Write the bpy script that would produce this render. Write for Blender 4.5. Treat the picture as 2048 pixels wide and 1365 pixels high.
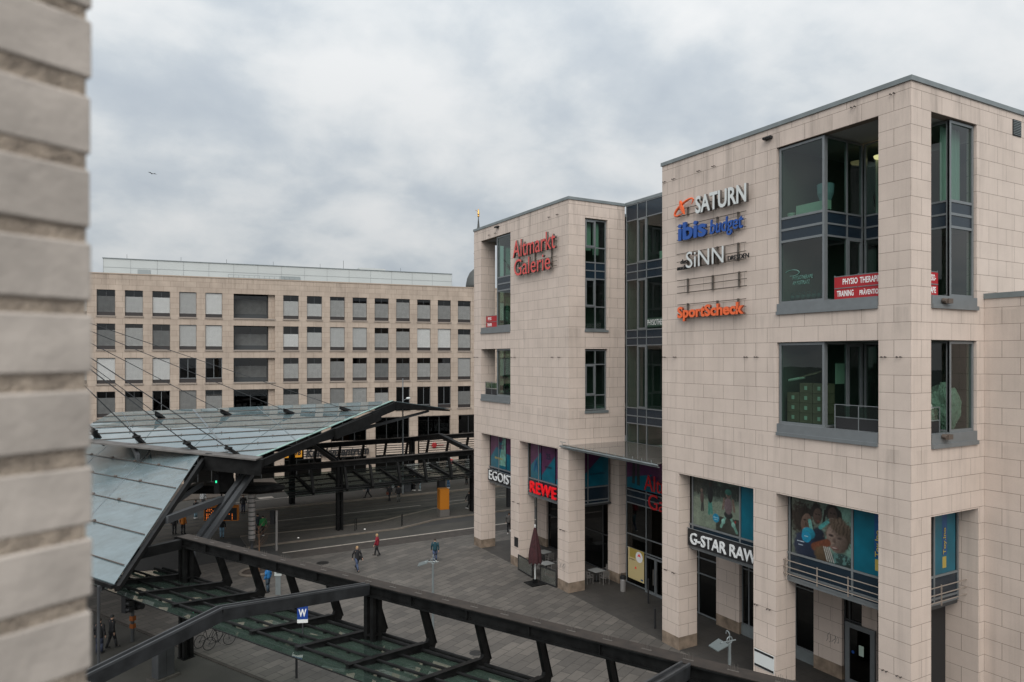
import bpy, bmesh, math, random
from mathutils import Vector, Matrix, Euler
R = math.radians
random.seed(7)
scene = bpy.context.scene
for o in list(bpy.data.objects): bpy.data.objects.remove(o)
COL = scene.collection

# ------------------------------------------------------------------ camera
cam_d = bpy.data.cameras.new('camera'); cam = bpy.data.objects.new('camera', cam_d); COL.objects.link(cam)
cam.location = (-25.27, -15.405, 15.0)
cam.rotation_euler = (R(90), 0, R(-29.33))
cam_d.sensor_width = 36; cam_d.lens = 36*1422/2048
cam_d.shift_y = 33.0/2048
cam_d.clip_start = 0.05; cam_d.clip_end = 4000
cam_d.dof.use_dof = True; cam_d.dof.focus_distance = 45; cam_d.dof.aperture_fstop = 3.4
scene.camera = cam

# ------------------------------------------------------------------ world: overcast sky with broken cloud
SUN_EL, SUN_ROT = R(42), R(-112)
w = bpy.data.worlds.new('World'); scene.world = w; w.use_nodes = True
nt = w.node_tree; nt.nodes.clear()
def N(t, **k):
    n = nt.nodes.new(t)
    for a, b in k.items(): setattr(n, a, b)
    return n
L = lambda a, b: nt.links.new(a, b)
out = N('ShaderNodeOutputWorld')
sky = N('ShaderNodeTexSky', sky_type='NISHITA'); sky.sun_disc = False
sky.sun_elevation = SUN_EL; sky.sun_rotation = SUN_ROT; sky.air_density = 1.0; sky.dust_density = 2.0
bg_sky = N('ShaderNodeBackground'); bg_sky.inputs[1].default_value = 0.09; L(sky.outputs[0], bg_sky.inputs[0])
tc = N('ShaderNodeTexCoord'); sep = N('ShaderNodeSeparateXYZ'); L(tc.outputs['Generated'], sep.inputs[0])
def M_(op, a, b=None, clamp=False):
    n = N('ShaderNodeMath', operation=op); n.use_clamp = clamp
    for i, v in enumerate((a, b)):
        if v is None: continue
        if isinstance(v, (int, float)): n.inputs[i].default_value = v
        else: L(v, n.inputs[i])
    return n.outputs[0]
zc = M_('MAXIMUM', sep.outputs[2], 0.0)
den = M_('ADD', zc, 0.42)
px = M_('DIVIDE', sep.outputs[0], den); py = M_('DIVIDE', sep.outputs[1], den)
comb = N('ShaderNodeCombineXYZ'); L(px, comb.inputs[0]); L(py, comb.inputs[1])
def noise(scale, detail, rough, vec, off=0):
    mp = N('ShaderNodeMapping'); mp.inputs['Location'].default_value = (off, off*0.7, off*0.3); L(vec, mp.inputs[0])
    n = N('ShaderNodeTexNoise'); n.inputs['Scale'].default_value = scale; n.inputs['Detail'].default_value = detail
    n.inputs['Roughness'].default_value = rough; n.inputs['Distortion'].default_value = 0.15; L(mp.outputs[0], n.inputs['Vector']); return n.outputs['Fac']
n1 = noise(2.3, 7, 0.50, comb.outputs[0], 1.3); n2 = noise(6.5, 6, 0.55, comb.outputs[0], 8.2)
mixn = M_('ADD', M_('MULTIPLY', n1, 0.74), M_('MULTIPLY', n2, 0.26))
ramp = N('ShaderNodeValToRGB'); L(mixn, ramp.inputs[0])
cr = ramp.color_ramp; cr.interpolation = 'B_SPLINE'
cr.elements[0].position = 0.36; cr.elements[0].color = (0.43, 0.478, 0.53, 1)
cr.elements[1].position = 0.59; cr.elements[1].color = (0.72, 0.73, 0.733, 1)
e = cr.elements.new(0.44); e.color = (0.50, 0.545, 0.585, 1)
e = cr.elements.new(0.50); e.color = (0.60, 0.632, 0.652, 1)
# overcast luminance: brighter towards the zenith, as a cloud layer is
sdv = N('ShaderNodeVectorMath', operation='DOT_PRODUCT'); L(tc.outputs['Generated'], sdv.inputs[0])
sdv.inputs[1].default_value = (math.cos(SUN_EL)*-0.5, math.cos(SUN_EL)*-0.866, math.sin(SUN_EL))
glow = M_('POWER', M_('MAXIMUM', sdv.outputs['Value'], 0.0), 3.0)      # thin cloud lit through around the sun, behind the viewer
gain = M_('ADD', M_('ADD', 0.83, M_('MULTIPLY', zc, 1.12)), M_('ADD', M_('MULTIPLY', M_('POWER', zc, 2.0), 0.12), M_('MULTIPLY', glow, 1.9)))
vm = N('ShaderNodeVectorMath', operation='SCALE'); L(ramp.outputs[0], vm.inputs[0]); L(gain, vm.inputs['Scale'])
bg_c = N('ShaderNodeBackground'); L(vm.outputs[0], bg_c.inputs[0]); bg_c.inputs[1].default_value = 1.0
mx = N('ShaderNodeMixShader'); mx.inputs[0].default_value = 0.94
L(bg_sky.outputs[0], mx.inputs[1]); L(bg_c.outputs[0], mx.inputs[2]); L(mx.outputs[0], out.inputs[0])

# ------------------------------------------------------------------ sun behind cloud: weak and very soft
sd = bpy.data.lights.new('sun', 'SUN'); sd.energy = 1.35; sd.angle = R(40); sd.color = (1.0, 0.94, 0.85)
so = bpy.data.objects.new('sun', sd); COL.objects.link(so); so.location = (-60, -60, 80)
sdir = Vector((math.cos(SUN_EL)*-0.54, math.cos(SUN_EL)*-0.84, math.sin(SUN_EL)))
so.rotation_euler = sdir.to_track_quat('Z', 'Y').to_euler()
scene.render.engine = 'CYCLES'
vs = scene.view_settings
vs.view_transform = 'Standard'; vs.look = 'None'; vs.exposure = 0.0; vs.gamma = 1.0; vs.use_curve_mapping = False
scene.cycles.max_bounces = 8; scene.cycles.transparent_max_bounces = 16
scene.cycles.diffuse_bounces = 3; scene.cycles.glossy_bounces = 3
scene.render.resolution_x = 1024; scene.render.resolution_y = 682

# ------------------------------------------------------------------ materials
def mat(name, col, rough=0.7, metal=0.0, vary=0.0, vscale=3.0, emit=None, spec=0.5, bump=0.0, bscale=40):
    m = bpy.data.materials.new(name); m.use_nodes = True
    t = m.node_tree; b = t.nodes['Principled BSDF']
    b.inputs['Base Color'].default_value = (*col, 1); b.inputs['Roughness'].default_value = rough
    b.inputs['Metallic'].default_value = metal; b.inputs['Specular IOR Level'].default_value = spec
    if vary or bump:
        tcn = t.nodes.new('ShaderNodeTexCoord')
    if vary:
        n = t.nodes.new('ShaderNodeTexNoise'); n.inputs['Scale'].default_value = vscale; n.inputs['Detail'].default_value = 5
        t.links.new(tcn.outputs['Object'], n.inputs['Vector'])
        r = t.nodes.new('ShaderNodeValToRGB'); t.links.new(n.outputs['Fac'], r.inputs[0])
        lo = [c*(1-vary) for c in col]; hi = [min(1, c*(1+vary)) for c in col]
        r.color_ramp.elements[0].position = .32; r.color_ramp.elements[1].position = .68
        r.color_ramp.elements[0].color = (*lo, 1); r.color_ramp.elements[1].color = (*hi, 1)
        t.links.new(r.outputs[0], b.inputs['Base Color'])
    if bump:
        n = t.nodes.new('ShaderNodeTexNoise'); n.inputs['Scale'].default_value = bscale; n.inputs['Detail'].default_value = 4
        t.links.new(tcn.outputs['Object'], n.inputs['Vector'])
        bp = t.nodes.new('ShaderNodeBump'); bp.inputs['Strength'].default_value = bump; bp.inputs['Distance'].default_value = 0.02
        t.links.new(n.outputs['Fac'], bp.inputs['Height']); t.links.new(bp.outputs[0], b.inputs['Normal'])
    if emit:
        b.inputs['Emission Color'].default_value = (*emit[0], 1); b.inputs['Emission Strength'].default_value = emit[1]
    return m

def stone_mat(name, c1, c2, mortar, bw, rh, zoff, msize, stain=0.25, soff=0.0, streak=0.2):
    """ashlar cladding: courses follow the wall whichever way it faces (object space)"""
    m = bpy.data.materials.new(name); m.use_nodes = True
    t = m.node_tree; b = t.nodes['Principled BSDF']; b.inputs['Roughness'].default_value = 0.8
    nn = lambda ty: t.nodes.new(ty); lk = t.links.new
    tcn = nn('ShaderNodeTexCoord'); s = nn('ShaderNodeSeparateXYZ'); lk(tcn.outputs['Object'], s.inputs[0])
    sn = nn('ShaderNodeSeparateXYZ'); lk(tcn.outputs['Normal'], sn.inputs[0])
    ab = nn('ShaderNodeMath'); ab.operation = 'ABSOLUTE'; lk(sn.outputs[0], ab.inputs[0])
    gt = nn('ShaderNodeMath'); gt.operation = 'GREATER_THAN'; gt.inputs[1].default_value = .6; lk(ab.outputs[0], gt.inputs[0])
    mxx = nn('ShaderNodeMix'); mxx.data_type = 'FLOAT'; lk(gt.outputs[0], mxx.inputs[0]); lk(s.outputs[0], mxx.inputs[2]); lk(s.outputs[1], mxx.inputs[3])
    ad = nn('ShaderNodeMath'); ad.inputs[1].default_value = soff + 300*bw; lk(mxx.outputs[0], ad.inputs[0])
    az = nn('ShaderNodeMath'); az.inputs[1].default_value = zoff + 60*rh; lk(s.outputs[2], az.inputs[0])
    c = nn('ShaderNodeCombineXYZ'); lk(ad.outputs[0], c.inputs[0]); lk(az.outputs[0], c.inputs[1])
    br = nn('ShaderNodeTexBrick'); lk(c.outputs[0], br.inputs['Vector'])
    br.inputs['Scale'].default_value = 1; br.inputs['Brick Width'].default_value = bw; br.inputs['Row Height'].default_value = rh
    br.inputs['Mortar Size'].default_value = msize; br.inputs['Mortar Smooth'].default_value = 0.05; br.inputs['Bias'].default_value = 0
    br.inputs['Color1'].default_value = (*c1, 1); br.inputs['Color2'].default_value = (*c2, 1); br.inputs['Mortar'].default_value = (*mortar, 1)
    # weathering: broad blotches and run-off streaks
    n = nn('ShaderNodeTexNoise'); n.inputs['Scale'].default_value = 0.55; n.inputs['Detail'].default_value = 8; n.inputs['Roughness'].default_value = .62; lk(tcn.outputs['Object'], n.inputs['Vector'])
    r = nn('ShaderNodeMapRange'); r.inputs[1].default_value = .3; r.inputs[2].default_value = .7; r.inputs[3].default_value = 1-stain; r.inputs[4].default_value = 1.06; lk(n.outputs['Fac'], r.inputs[0])
    mp = nn('ShaderNodeMapping'); mp.inputs['Scale'].default_value = (3.5, 3.5, 0.16); lk(tcn.outputs['Object'], mp.inputs[0])
    n2 = nn('ShaderNodeTexNoise'); n2.inputs['Scale'].default_value = 1; n2.inputs['Detail'].default_value = 6; lk(mp.outputs[0], n2.inputs['Vector'])
    r2 = nn('ShaderNodeMapRange'); r2.inputs[1].default_value = .52; r2.inputs[2].default_value = .75; r2.inputs[3].default_value = 1; r2.inputs[4].default_value = 1-streak; lk(n2.outputs['Fac'], r2.inputs[0])
    mu = nn('ShaderNodeMath'); mu.operation = 'MULTIPLY'; lk(r.outputs[0], mu.inputs[0]); lk(r2.outputs[0], mu.inputs[1])
    n3 = nn('ShaderNodeTexNoise'); n3.inputs['Scale'].default_value = 22; n3.inputs['Detail'].default_value = 3; lk(tcn.outputs['Object'], n3.inputs['Vector'])
    r3 = nn('ShaderNodeMapRange'); r3.inputs[3].default_value = .93; r3.inputs[4].default_value = 1.07; lk(n3.outputs['Fac'], r3.inputs[0])
    mu2 = nn('ShaderNodeMath'); mu2.operation = 'MULTIPLY'; lk(mu.outputs[0], mu2.inputs[0]); lk(r3.outputs[0], mu2.inputs[1])
    top = nn('ShaderNodeMapRange'); top.inputs[1].default_value = 21.8; top.inputs[2].default_value = 24.9; top.interpolation_type = 'SMOOTHSTEP'; lk(s.outputs[2], top.inputs[0])
    mp4 = nn('ShaderNodeMapping'); mp4.inputs['Scale'].default_value = (1.1, 1.1, 0.12); mp4.inputs['Location'].default_value = (7, 3, 0); lk(tcn.outputs['Object'], mp4.inputs[0])
    n4 = nn('ShaderNodeTexNoise'); n4.inputs['Scale'].default_value = 1; n4.inputs['Detail'].default_value = 9; n4.inputs['Roughness'].default_value = .7; lk(mp4.outputs[0], n4.inputs['Vector'])
    r4 = nn('ShaderNodeMapRange'); r4.inputs[1].default_value = .50; r4.inputs[2].default_value = .66; r4.inputs[3].default_value = 0; r4.inputs[4].default_value = .34; lk(n4.outputs['Fac'], r4.inputs[0])
    tsum = top.outputs[0]
    for zl in (16.86, 11.58, 9.05):              # and below the sills
        b1 = nn('ShaderNodeMapRange'); b1.inputs[1].default_value = zl-1.9; b1.inputs[2].default_value = zl; b1.interpolation_type = 'SMOOTHSTEP'; lk(s.outputs[2], b1.inputs[0])
        b2 = nn('ShaderNodeMath'); b2.operation = 'LESS_THAN'; b2.inputs[1].default_value = zl; lk(s.outputs[2], b2.inputs[0])
        b3 = nn('ShaderNodeMath'); b3.operation = 'MULTIPLY'; lk(b1.outputs[0], b3.inputs[0]); lk(b2.outputs[0], b3.inputs[1])
        b4 = nn('ShaderNodeMath'); b4.operation = 'MULTIPLY'; b4.inputs[1].default_value = .55; lk(b3.outputs[0], b4.inputs[0])
        b5 = nn('ShaderNodeMath'); b5.operation = 'ADD'; lk(tsum, b5.inputs[0]); lk(b4.outputs[0], b5.inputs[1]); tsum = b5.outputs[0]
    m4 = nn('ShaderNodeMath'); m4.operation = 'MULTIPLY'; lk(tsum, m4.inputs[0]); lk(r4.outputs[0], m4.inputs[1])
    i4 = nn('ShaderNodeMath'); i4.operation = 'SUBTRACT'; i4.inputs[0].default_value = 1; lk(m4.outputs[0], i4.inputs[1])
    mu3 = nn('ShaderNodeMath'); mu3.operation = 'MULTIPLY'; lk(mu2.outputs[0], mu3.inputs[0]); lk(i4.outputs[0], mu3.inputs[1]); mu2 = mu3
    vs_ = nn('ShaderNodeVectorMath'); vs_.operation = 'SCALE'; lk(br.outputs['Color'], vs_.inputs[0]); lk(mu2.outputs[0], vs_.inputs['Scale'])
    lk(vs_.outputs[0], b.inputs['Base Color'])
    bp = nn('ShaderNodeBump'); bp.inputs['Strength'].default_value = .35; bp.inputs['Distance'].default_value = .02; bp.invert = True
    lk(br.outputs['Fac'], bp.inputs['Height']); lk(bp.outputs[0], b.inputs['Normal'])
    return m

def glass_mat(name, tint, gloss=1.0, ior=1.5, base=0.04, rough=0.0, film=None, filmfac=0.0, wav=0.0):
    m = bpy.data.materials.new(name); m.use_nodes = True
    t = m.node_tree; t.nodes.clear(); nn = lambda ty: t.nodes.new(ty); lk = t.links.new
    o = nn('ShaderNodeOutputMaterial'); tr = nn('ShaderNodeBsdfTransparent'); tr.inputs[0].default_value = (*tint, 1)
    gl = nn('ShaderNodeBsdfGlossy'); gl.inputs['Color'].default_value = (gloss, gloss, gloss, 1); gl.inputs['Roughness'].default_value = rough
    fr = nn('ShaderNodeFresnel'); fr.inputs[0].default_value = ior
    # a pane looks the same from both sides
    ge = nn('ShaderNodeNewGeometry'); mi = nn('ShaderNodeMix'); mi.data_type = 'FLOAT'
    mi.inputs[2].default_value = ior; mi.inputs[3].default_value = 1/ior; lk(ge.outputs['Backfacing'], mi.inputs[0]); lk(mi.outputs[0], fr.inputs[0])
    ad = nn('ShaderNodeMath'); ad.operation = 'ADD'; ad.inputs[1].default_value = base; ad.use_clamp = True; lk(fr.outputs[0], ad.inputs[0])
    mx_ = nn('ShaderNodeMixShader'); lk(ad.outputs[0], mx_.inputs[0])
    src = tr.outputs[0]
    if film:
        df = nn('ShaderNodeBsdfDiffuse'); df.inputs[0].default_value = (*film, 1)
        tcd = nn('ShaderNodeTexCoord'); nd = nn('ShaderNodeTexNoise'); nd.inputs['Scale'].default_value = .9; nd.inputs['Detail'].default_value = 9; nd.inputs['Roughness'].default_value = .68; lk(tcd.outputs['Object'], nd.inputs['Vector'])
        rd_ = nn('ShaderNodeValToRGB'); lk(nd.outputs['Fac'], rd_.inputs[0]); rd_.color_ramp.elements[0].position = .30; rd_.color_ramp.elements[1].position = .66      # dried dirt and rain marks
        rd_.color_ramp.elements[0].color = (film[0]*.72, film[1]*.70, film[2]*.66, 1); rd_.color_ramp.elements[1].color = (film[0]*1.14, film[1]*1.14, film[2]*1.14, 1); lk(rd_.outputs[0], df.inputs[0])
        m2 = nn('ShaderNodeMixShader'); m2.inputs[0].default_value = filmfac; lk(tr.outputs[0], m2.inputs[1]); lk(df.outputs[0], m2.inputs[2]); src = m2.outputs[0]
    if wav:
        tcn = nn('ShaderNodeTexCoord'); n = nn('ShaderNodeTexNoise'); n.inputs['Scale'].default_value = 0.6; lk(tcn.outputs['Object'], n.inputs['Vector'])
        bp = nn('ShaderNodeBump'); bp.inputs['Strength'].default_value = wav; bp.inputs['Distance'].default_value = .1; lk(n.outputs['Fac'], bp.inputs['Height']); lk(bp.outputs[0], gl.inputs['Normal'])
    lk(src, mx_.inputs[1]); lk(gl.outputs[0], mx_.inputs[2]); lk(mx_.outputs[0], o.inputs[0])
    return m

RH = 0.6533
m_stone = stone_mat('cream_ashlar', (.575, .478, .415), (.545, .452, .39), (.20, .155, .125), 1.30, RH, -(15-22*RH), .0085, .10, 0.0, .14)
m_stone_c = stone_mat('tan_ashlar', (.435, .352, .285), (.395, .315, .254), (.20, .155, .12), 1.41, .642, -.18, .012, .2, -.4, .15)
m_plinth = mat('plinth_stone', (.19, .142, .104), .85, vary=.35, vscale=2.2)
m_zinc = mat('zinc_sheet', (.19, .212, .215), .45, .3, vary=.15, vscale=1.2)
m_alu = mat('grey_aluminium', (.168, .181, .187), .42, .2, vary=.06)
m_aluD = mat('dark_aluminium', (.045, .048, .05), .45, .3)
m_navy = mat('navy_panel', (.010, .020, .031), .25)
m_black = mat('matt_black', (.012, .012, .013), .6)
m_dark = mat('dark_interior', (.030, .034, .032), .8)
m_inner = mat('room_wall', (.12, .15, .13), .9)
m_ceil = mat('white_soffit', (.30, .30, .295), .9)
m_glass = glass_mat('window_glass', (.42, .57, .50), ior=1.48, base=.02, wav=.02)
m_glassD = glass_mat('dark_glass', (.10, .13, .12), ior=1.45, base=.0)
m_steel = mat('graphite_paint', (.0075,.0076,.0076), .55, .0, spec=.16, vary=.55, vscale=2.2)
m_steelM = mat('mid_grey_steel', (.021,.022,.0235), .5, .0, spec=.3, vary=.4, vscale=1.8)
m_steelL = mat('grey_steel', (.046,.048,.051), .5, .0, spec=.3, vary=.2, vscale=1.5)
m_rust = mat('brown_weathered_top', (.026, .019, .0145), .85, vary=.3, vscale=2.5)
m_can = glass_mat('canopy_glass', (.58, .74, .66), ior=1.42, base=.0, film=(.075, .105, .092), filmfac=.30, wav=.004)
m_canB = glass_mat('canopy_glass_clear', (.70, .76, .74), ior=1.40, base=.0, film=(.05, .055, .052), filmfac=.10, wav=.02)
m_roofg = glass_mat('fritted_roof_glass', (.30, .42, .42), ior=1.7, base=.06, film=(.135, .185, .20), filmfac=.78, wav=.02)
m_roofn = glass_mat('fritted_glass_near', (.30, .42, .42), ior=1.5, base=.03, rough=.22, film=(.125, .170, .186), filmfac=.93)
m_chrome = mat('brushed_steel', (.40, .38, .365), .25, .55)
m_white = mat('white_paint', (.78, .78, .76), .5)
m_red = mat('signal_red', (.55, .012, .018), .4)
m_redsign = mat('red_letters', (.62, .075, .065), .45)
m_orange = mat('orange_letters', (.78, .13, .035), .45)
m_blue = mat('blue_letters', (.012, .075, .32), .4)
m_blueside = mat('blue_return', (.008, .04, .17), .5)
m_silver = mat('pale_letters', (.60, .62, .61), .4)
m_return = mat('dark_return', (.10, .085, .075), .6)
m_yellow = mat('ochre_panel', (.40, .135, .005), .5)
m_teal = mat('teal_print', (.002, .094, .138), .3, vary=.2, vscale=1.3)
m_tealD = mat('blue_print', (.006, .06, .17), .35)
m_purple = mat('plum_print', (.072, .020, .062), .3, vary=.25, vscale=1.5)
m_cream = mat('cream_print', (.55, .44, .22), .5)
m_rubber = mat('rubber', (.012, .012, .012), .8)
m_wood = mat('brown_wood', (.14, .075, .04), .6)
m_mint = mat('mint_board', (.44, .54, .46), .7)

# ------------------------------------------------------------------ mesh builder
class MB:
    def __init__(s): s.v = []; s.f = []
    def quad(s, a, b, c, d):
        i = len(s.v); s.v += [tuple(a), tuple(b), tuple(c), tuple(d)]; s.f.append((i, i+1, i+2, i+3)); return s
    def box(s, x0, x1, y0, y1, z0, z1):
        i = len(s.v)
        s.v += [(x0,y0,z0),(x1,y0,z0),(x1,y1,z0),(x0,y1,z0),(x0,y0,z1),(x1,y0,z1),(x1,y1,z1),(x0,y1,z1)]
        s.f += [(i,i+3,i+2,i+1),(i+4,i+5,i+6,i+7),(i,i+1,i+5,i+4),(i+1,i+2,i+6,i+5),(i+2,i+3,i+7,i+6),(i+3,i,i+4,i+7)]; return s
    def pbox(s, o, u, n, s0, s1, d0, d1, z0, z1):
        """box in a wall frame: u along, n out, z up"""
        i = len(s.v); o = Vector(o); u = Vector(u); n = Vector(n)
        for z in (z0, z1):
            for a, d in ((s0,d0),(s1,d0),(s1,d1),(s0,d1)):
                p = o+u*a+n*d; s.v.append((p.x, p.y, p.z+z))
        s.f += [(i,i+3,i+2,i+1),(i+4,i+5,i+6,i+7),(i,i+1,i+5,i+4),(i+1,i+2,i+6,i+5),(i+2,i+3,i+7,i+6),(i+3,i,i+4,i+7)]; return s
    def beam(s, p, q, w, h, up=(0,0,1), w2=None, h2=None):
        p = Vector(p); q = Vector(q); d = (q-p).normalized(); up = Vector(up)
        r = d.cross(up)
        if r.length < 1e-4: r = d.cross(Vector((1,0,0)))
        r.normalize(); t = r.cross(d); i = len(s.v)
        w2 = w if w2 is None else w2; h2 = h if h2 is None else h2
        for c, ww, hh in ((p,w,h),(q,w2,h2)):
            for a, b in ((-1,-1),(1,-1),(1,1),(-1,1)):
                x = c+r*(a*ww/2)+t*(b*hh/2); s.v.append(tuple(x))
        s.f += [(i,i+1,i+2,i+3),(i+7,i+6,i+5,i+4)]
        for k in range(4): s.f.append((i+k, i+4+k, i+4+(k+1)%4, i+(k+1)%4))
        return s
    def tube(s, p, q, r, n=8, r2=None):
        p = Vector(p); q = Vector(q); d = (q-p).normalized(); a = d.cross(Vector((0,0,1)))
        if a.length < 1e-4: a = Vector((1,0,0))
        a.normalize(); b = d.cross(a); i = len(s.v); r2 = r if r2 is None else r2
        for c, rr in ((p,r),(q,r2)):
            for k in range(n):
                t = 2*math.pi*k/n; x = c+a*(rr*math.cos(t))+b*(rr*math.sin(t)); s.v.append(tuple(x))
        for k in range(n): s.f.append((i+k, i+(k+1)%n, i+n+(k+1)%n, i+n+k))
        s.f.append(tuple(i+k for k in reversed(range(n)))); s.f.append(tuple(i+n+k for k in range(n))); return s
    def path(s, pts, r, n=8):
        for a, b in zip(pts, pts[1:]): s.tube(a, b, r, n)
        return s
    def loft(s, rings, cap=True):
        i0 = len(s.v); n = len(rings[0])
        for rg in rings: s.v += [tuple(p) for p in rg]
        for j in range(len(rings)-1):
            for k in range(n):
                a = i0+j*n+k; b = i0+j*n+(k+1)%n; s.f.append((a, b, b+n, a+n))
        if cap:
            s.f.append(tuple(i0+k for k in reversed(range(n)))); s.f.append(tuple(i0+(len(rings)-1)*n+k for k in range(n)))
        return s
    def lathe(s, prof, n=14, o=(0,0,0)):
        return s.loft([[(o[0]+r*math.cos(2*math.pi*k/n), o[1]+r*math.sin(2*math.pi*k/n), o[2]+z) for k in range(n)] for r, z in prof])
    def prism(s, poly, z0, z1):
        return s.loft([[(x,y,z0) for x,y in poly], [(x,y,z1) for x,y in poly]])
    def slab(s, poly3, th):
        """thick plate from a 3-D outline (vertical thickness)"""
        return s.loft([[(x,y,z-th) for x,y,z in poly3], [(x,y,z) for x,y,z in poly3]])
    def ball(s, c, rx, ry=None, rz=None, n=10, m=7):
        ry = rx if ry is None else ry; rz = rx if rz is None else rz
        rings = []
        for j in range(m+1):
            t = -math.pi/2+math.pi*j/m; cr_ = max(math.cos(t), .02)
            rings.append([(c[0]+rx*cr_*math.cos(2*math.pi*k/n), c[1]+ry*cr_*math.sin(2*math.pi*k/n), c[2]+rz*math.sin(t)) for k in range(n)])
        return s.loft(rings)
    def torus(s, c, R_, r, axis='x', n=20, m=6):
        i0 = len(s.v)
        for j in range(n):
            a = 2*math.pi*j/n
            for k in range(m):
                b = 2*math.pi*k/m; rr = R_+r*math.cos(b); h = r*math.sin(b)
                if axis == 'x': p = (c[0]+h, c[1]+rr*math.cos(a), c[2]+rr*math.sin(a))
                elif axis == 'y': p = (c[0]+rr*math.cos(a), c[1]+h, c[2]+rr*math.sin(a))
                else: p = (c[0]+rr*math.cos(a), c[1]+rr*math.sin(a), c[2]+h)
                s.v.append(p)
        for j in range(n):
            for k in range(m):
                s.f.append((i0+j*m+k, i0+((j+1)%n)*m+k, i0+((j+1)%n)*m+(k+1)%m, i0+j*m+(k+1)%m))
        return s
    def wall(s, o, u, n, L0, L1, z0, z1, holes, th):
        """wall sheet with thickness and real openings; holes = (s0,s1,za,zb)"""
        o = Vector(o); u = Vector(u); n = Vector(n)
        S = sorted({L0, L1, *[h[0] for h in holes], *[h[1] for h in holes]}); S = [x for x in S if L0 <= x <= L1]
        Z = sorted({z0, z1, *[h[2] for h in holes], *[h[3] for h in holes]}); Z = [x for x in Z if z0 <= x <= z1]
        solid = {}
        for i in range(len(S)-1):
            for j in range(len(Z)-1):
                cs = (S[i]+S[i+1])/2; cz = (Z[j]+Z[j+1])/2
                solid[i,j] = not any(h[0] < cs < h[1] and h[2] < cz < h[3] for h in holes)
        P = lambda a, z, d: (o+u*a+n*d) + Vector((0,0,z))
        flip = u.cross(Vector((0,0,1))).dot(n) < 0
        def q(a, b, c, d):
            if flip: a, b, c, d = d, c, b, a
            s.quad(a, b, c, d)
        for (i,j), ok in solid.items():
            if not ok: continue
            a0, a1, b0, b1 = S[i], S[i+1], Z[j], Z[j+1]
            q(P(a0,b0,0), P(a1,b0,0), P(a1,b1,0), P(a0,b1,0))
            q(P(a0,b1,-th), P(a1,b1,-th), P(a1,b0,-th), P(a0,b0,-th))
            if not solid.get((i-1,j)): q(P(a0,b0,-th), P(a0,b0,0), P(a0,b1,0), P(a0,b1,-th))
            if not solid.get((i+1,j)): q(P(a1,b0,0), P(a1,b0,-th), P(a1,b1,-th), P(a1,b1,0))
            if not solid.get((i,j-1)): q(P(a0,b0,-th), P(a1,b0,-th), P(a1,b0,0), P(a0,b0,0))
            if not solid.get((i,j+1)): q(P(a0,b1,0), P(a1,b1,0), P(a1,b1,-th), P(a0,b1,-th))
        return s
    def build(s, name, m, parent=None, loc=(0,0,0), rz=0, bevel=0, smooth=False, fix=True):
        me = bpy.data.meshes.new(name); me.from_pydata(s.v, [], s.f); me.update()
        if fix:
            bm = bmesh.new(); bm.from_mesh(me)
            if smooth: bmesh.ops.remove_doubles(bm, verts=bm.verts, dist=1e-5)
            bmesh.ops.recalc_face_normals(bm, faces=bm.faces); bm.to_mesh(me); bm.free()
        if smooth:
            for p in me.polygons: p.use_smooth = True
        me.materials.append(m)
        o = bpy.data.objects.new(name, me); COL.objects.link(o)
        o.location = loc; o.rotation_euler = (0, 0, rz)
        if parent: o.parent = parent
        if bevel:
            md = o.modifiers.new('bevel', 'BEVEL'); md.width = bevel; md.segments = 1; md.limit_method = 'ANGLE'
        return o

def tag(o, label=None, cat=None, group=None, kind=None):
    if label: o['label'] = label
    if cat: o['category'] = cat
    if group: o['group'] = group
    if kind: o['kind'] = kind
    return o
def thing(name, label, cat, loc=(0,0,0), rz=0, group=None):
    o = bpy.data.objects.new(name, None); COL.objects.link(o); o.location = loc; o.rotation_euler = (0,0,rz); o.empty_display_size = .3
    return tag(o, label, cat, group)
KIDS = {}
def copy_tree(o, parent=None):
    c = o.copy(); COL.objects.link(c)
    if parent: c.parent = parent
    for ch in list(o.children): copy_tree(ch, c)
    return c

def text_obj(name, s, wd, ht, m, parent, loc, rot, depth=.05, bold=0.0, shear=0.0, m_side=None, space=1.0):
    """lettering as a real extruded mesh, fitted to a width and height"""
    cu = bpy.data.curves.new(name, 'FONT'); cu.body = s; cu.size = 1; cu.extrude = .02; cu.offset = bold; cu.shear = shear; cu.space_character = space
    cu.resolution_u = 3
    tmp = bpy.data.objects.new('tmp', cu); COL.objects.link(tmp)
    dg = bpy.context.evaluated_depsgraph_get()
    me = bpy.data.meshes.new_from_object(tmp.evaluated_get(dg))
    bpy.data.objects.remove(tmp); bpy.data.curves.remove(cu)
    xs = [v.co.x for v in me.vertices]; ys = [v.co.y for v in me.vertices]
    x0, x1, y0, y1 = min(xs), max(xs), min(ys), max(ys)
    for v in me.vertices:
        v.co = ((v.co.x-x0)/(x1-x0)*wd, (v.co.y-y0)/(y1-y0)*ht, (v.co.z+.02)/.04*depth)
    me.materials.clear(); me.materials.append(m)
    if m_side:
        me.materials.append(m_side)
        for p in me.polygons:
            p.material_index = 0 if p.normal.z > .7 else 1
    else:
        for p in me.polygons: p.material_index = 0
    me.name = name
    o = bpy.data.objects.new(name, me); COL.objects.link(o)
    if parent: o.parent = parent
    o.matrix_local = Matrix.Translation(loc) @ rot.to_4x4()
    return o
# lettering read on a wall facing -x, and one facing -y
ROT_X = Matrix(((0,0,-1),(-1,0,0),(0,1,0)))
ROT_Y = Matrix(((1,0,0),(0,0,-1),(0,1,0)))

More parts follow.
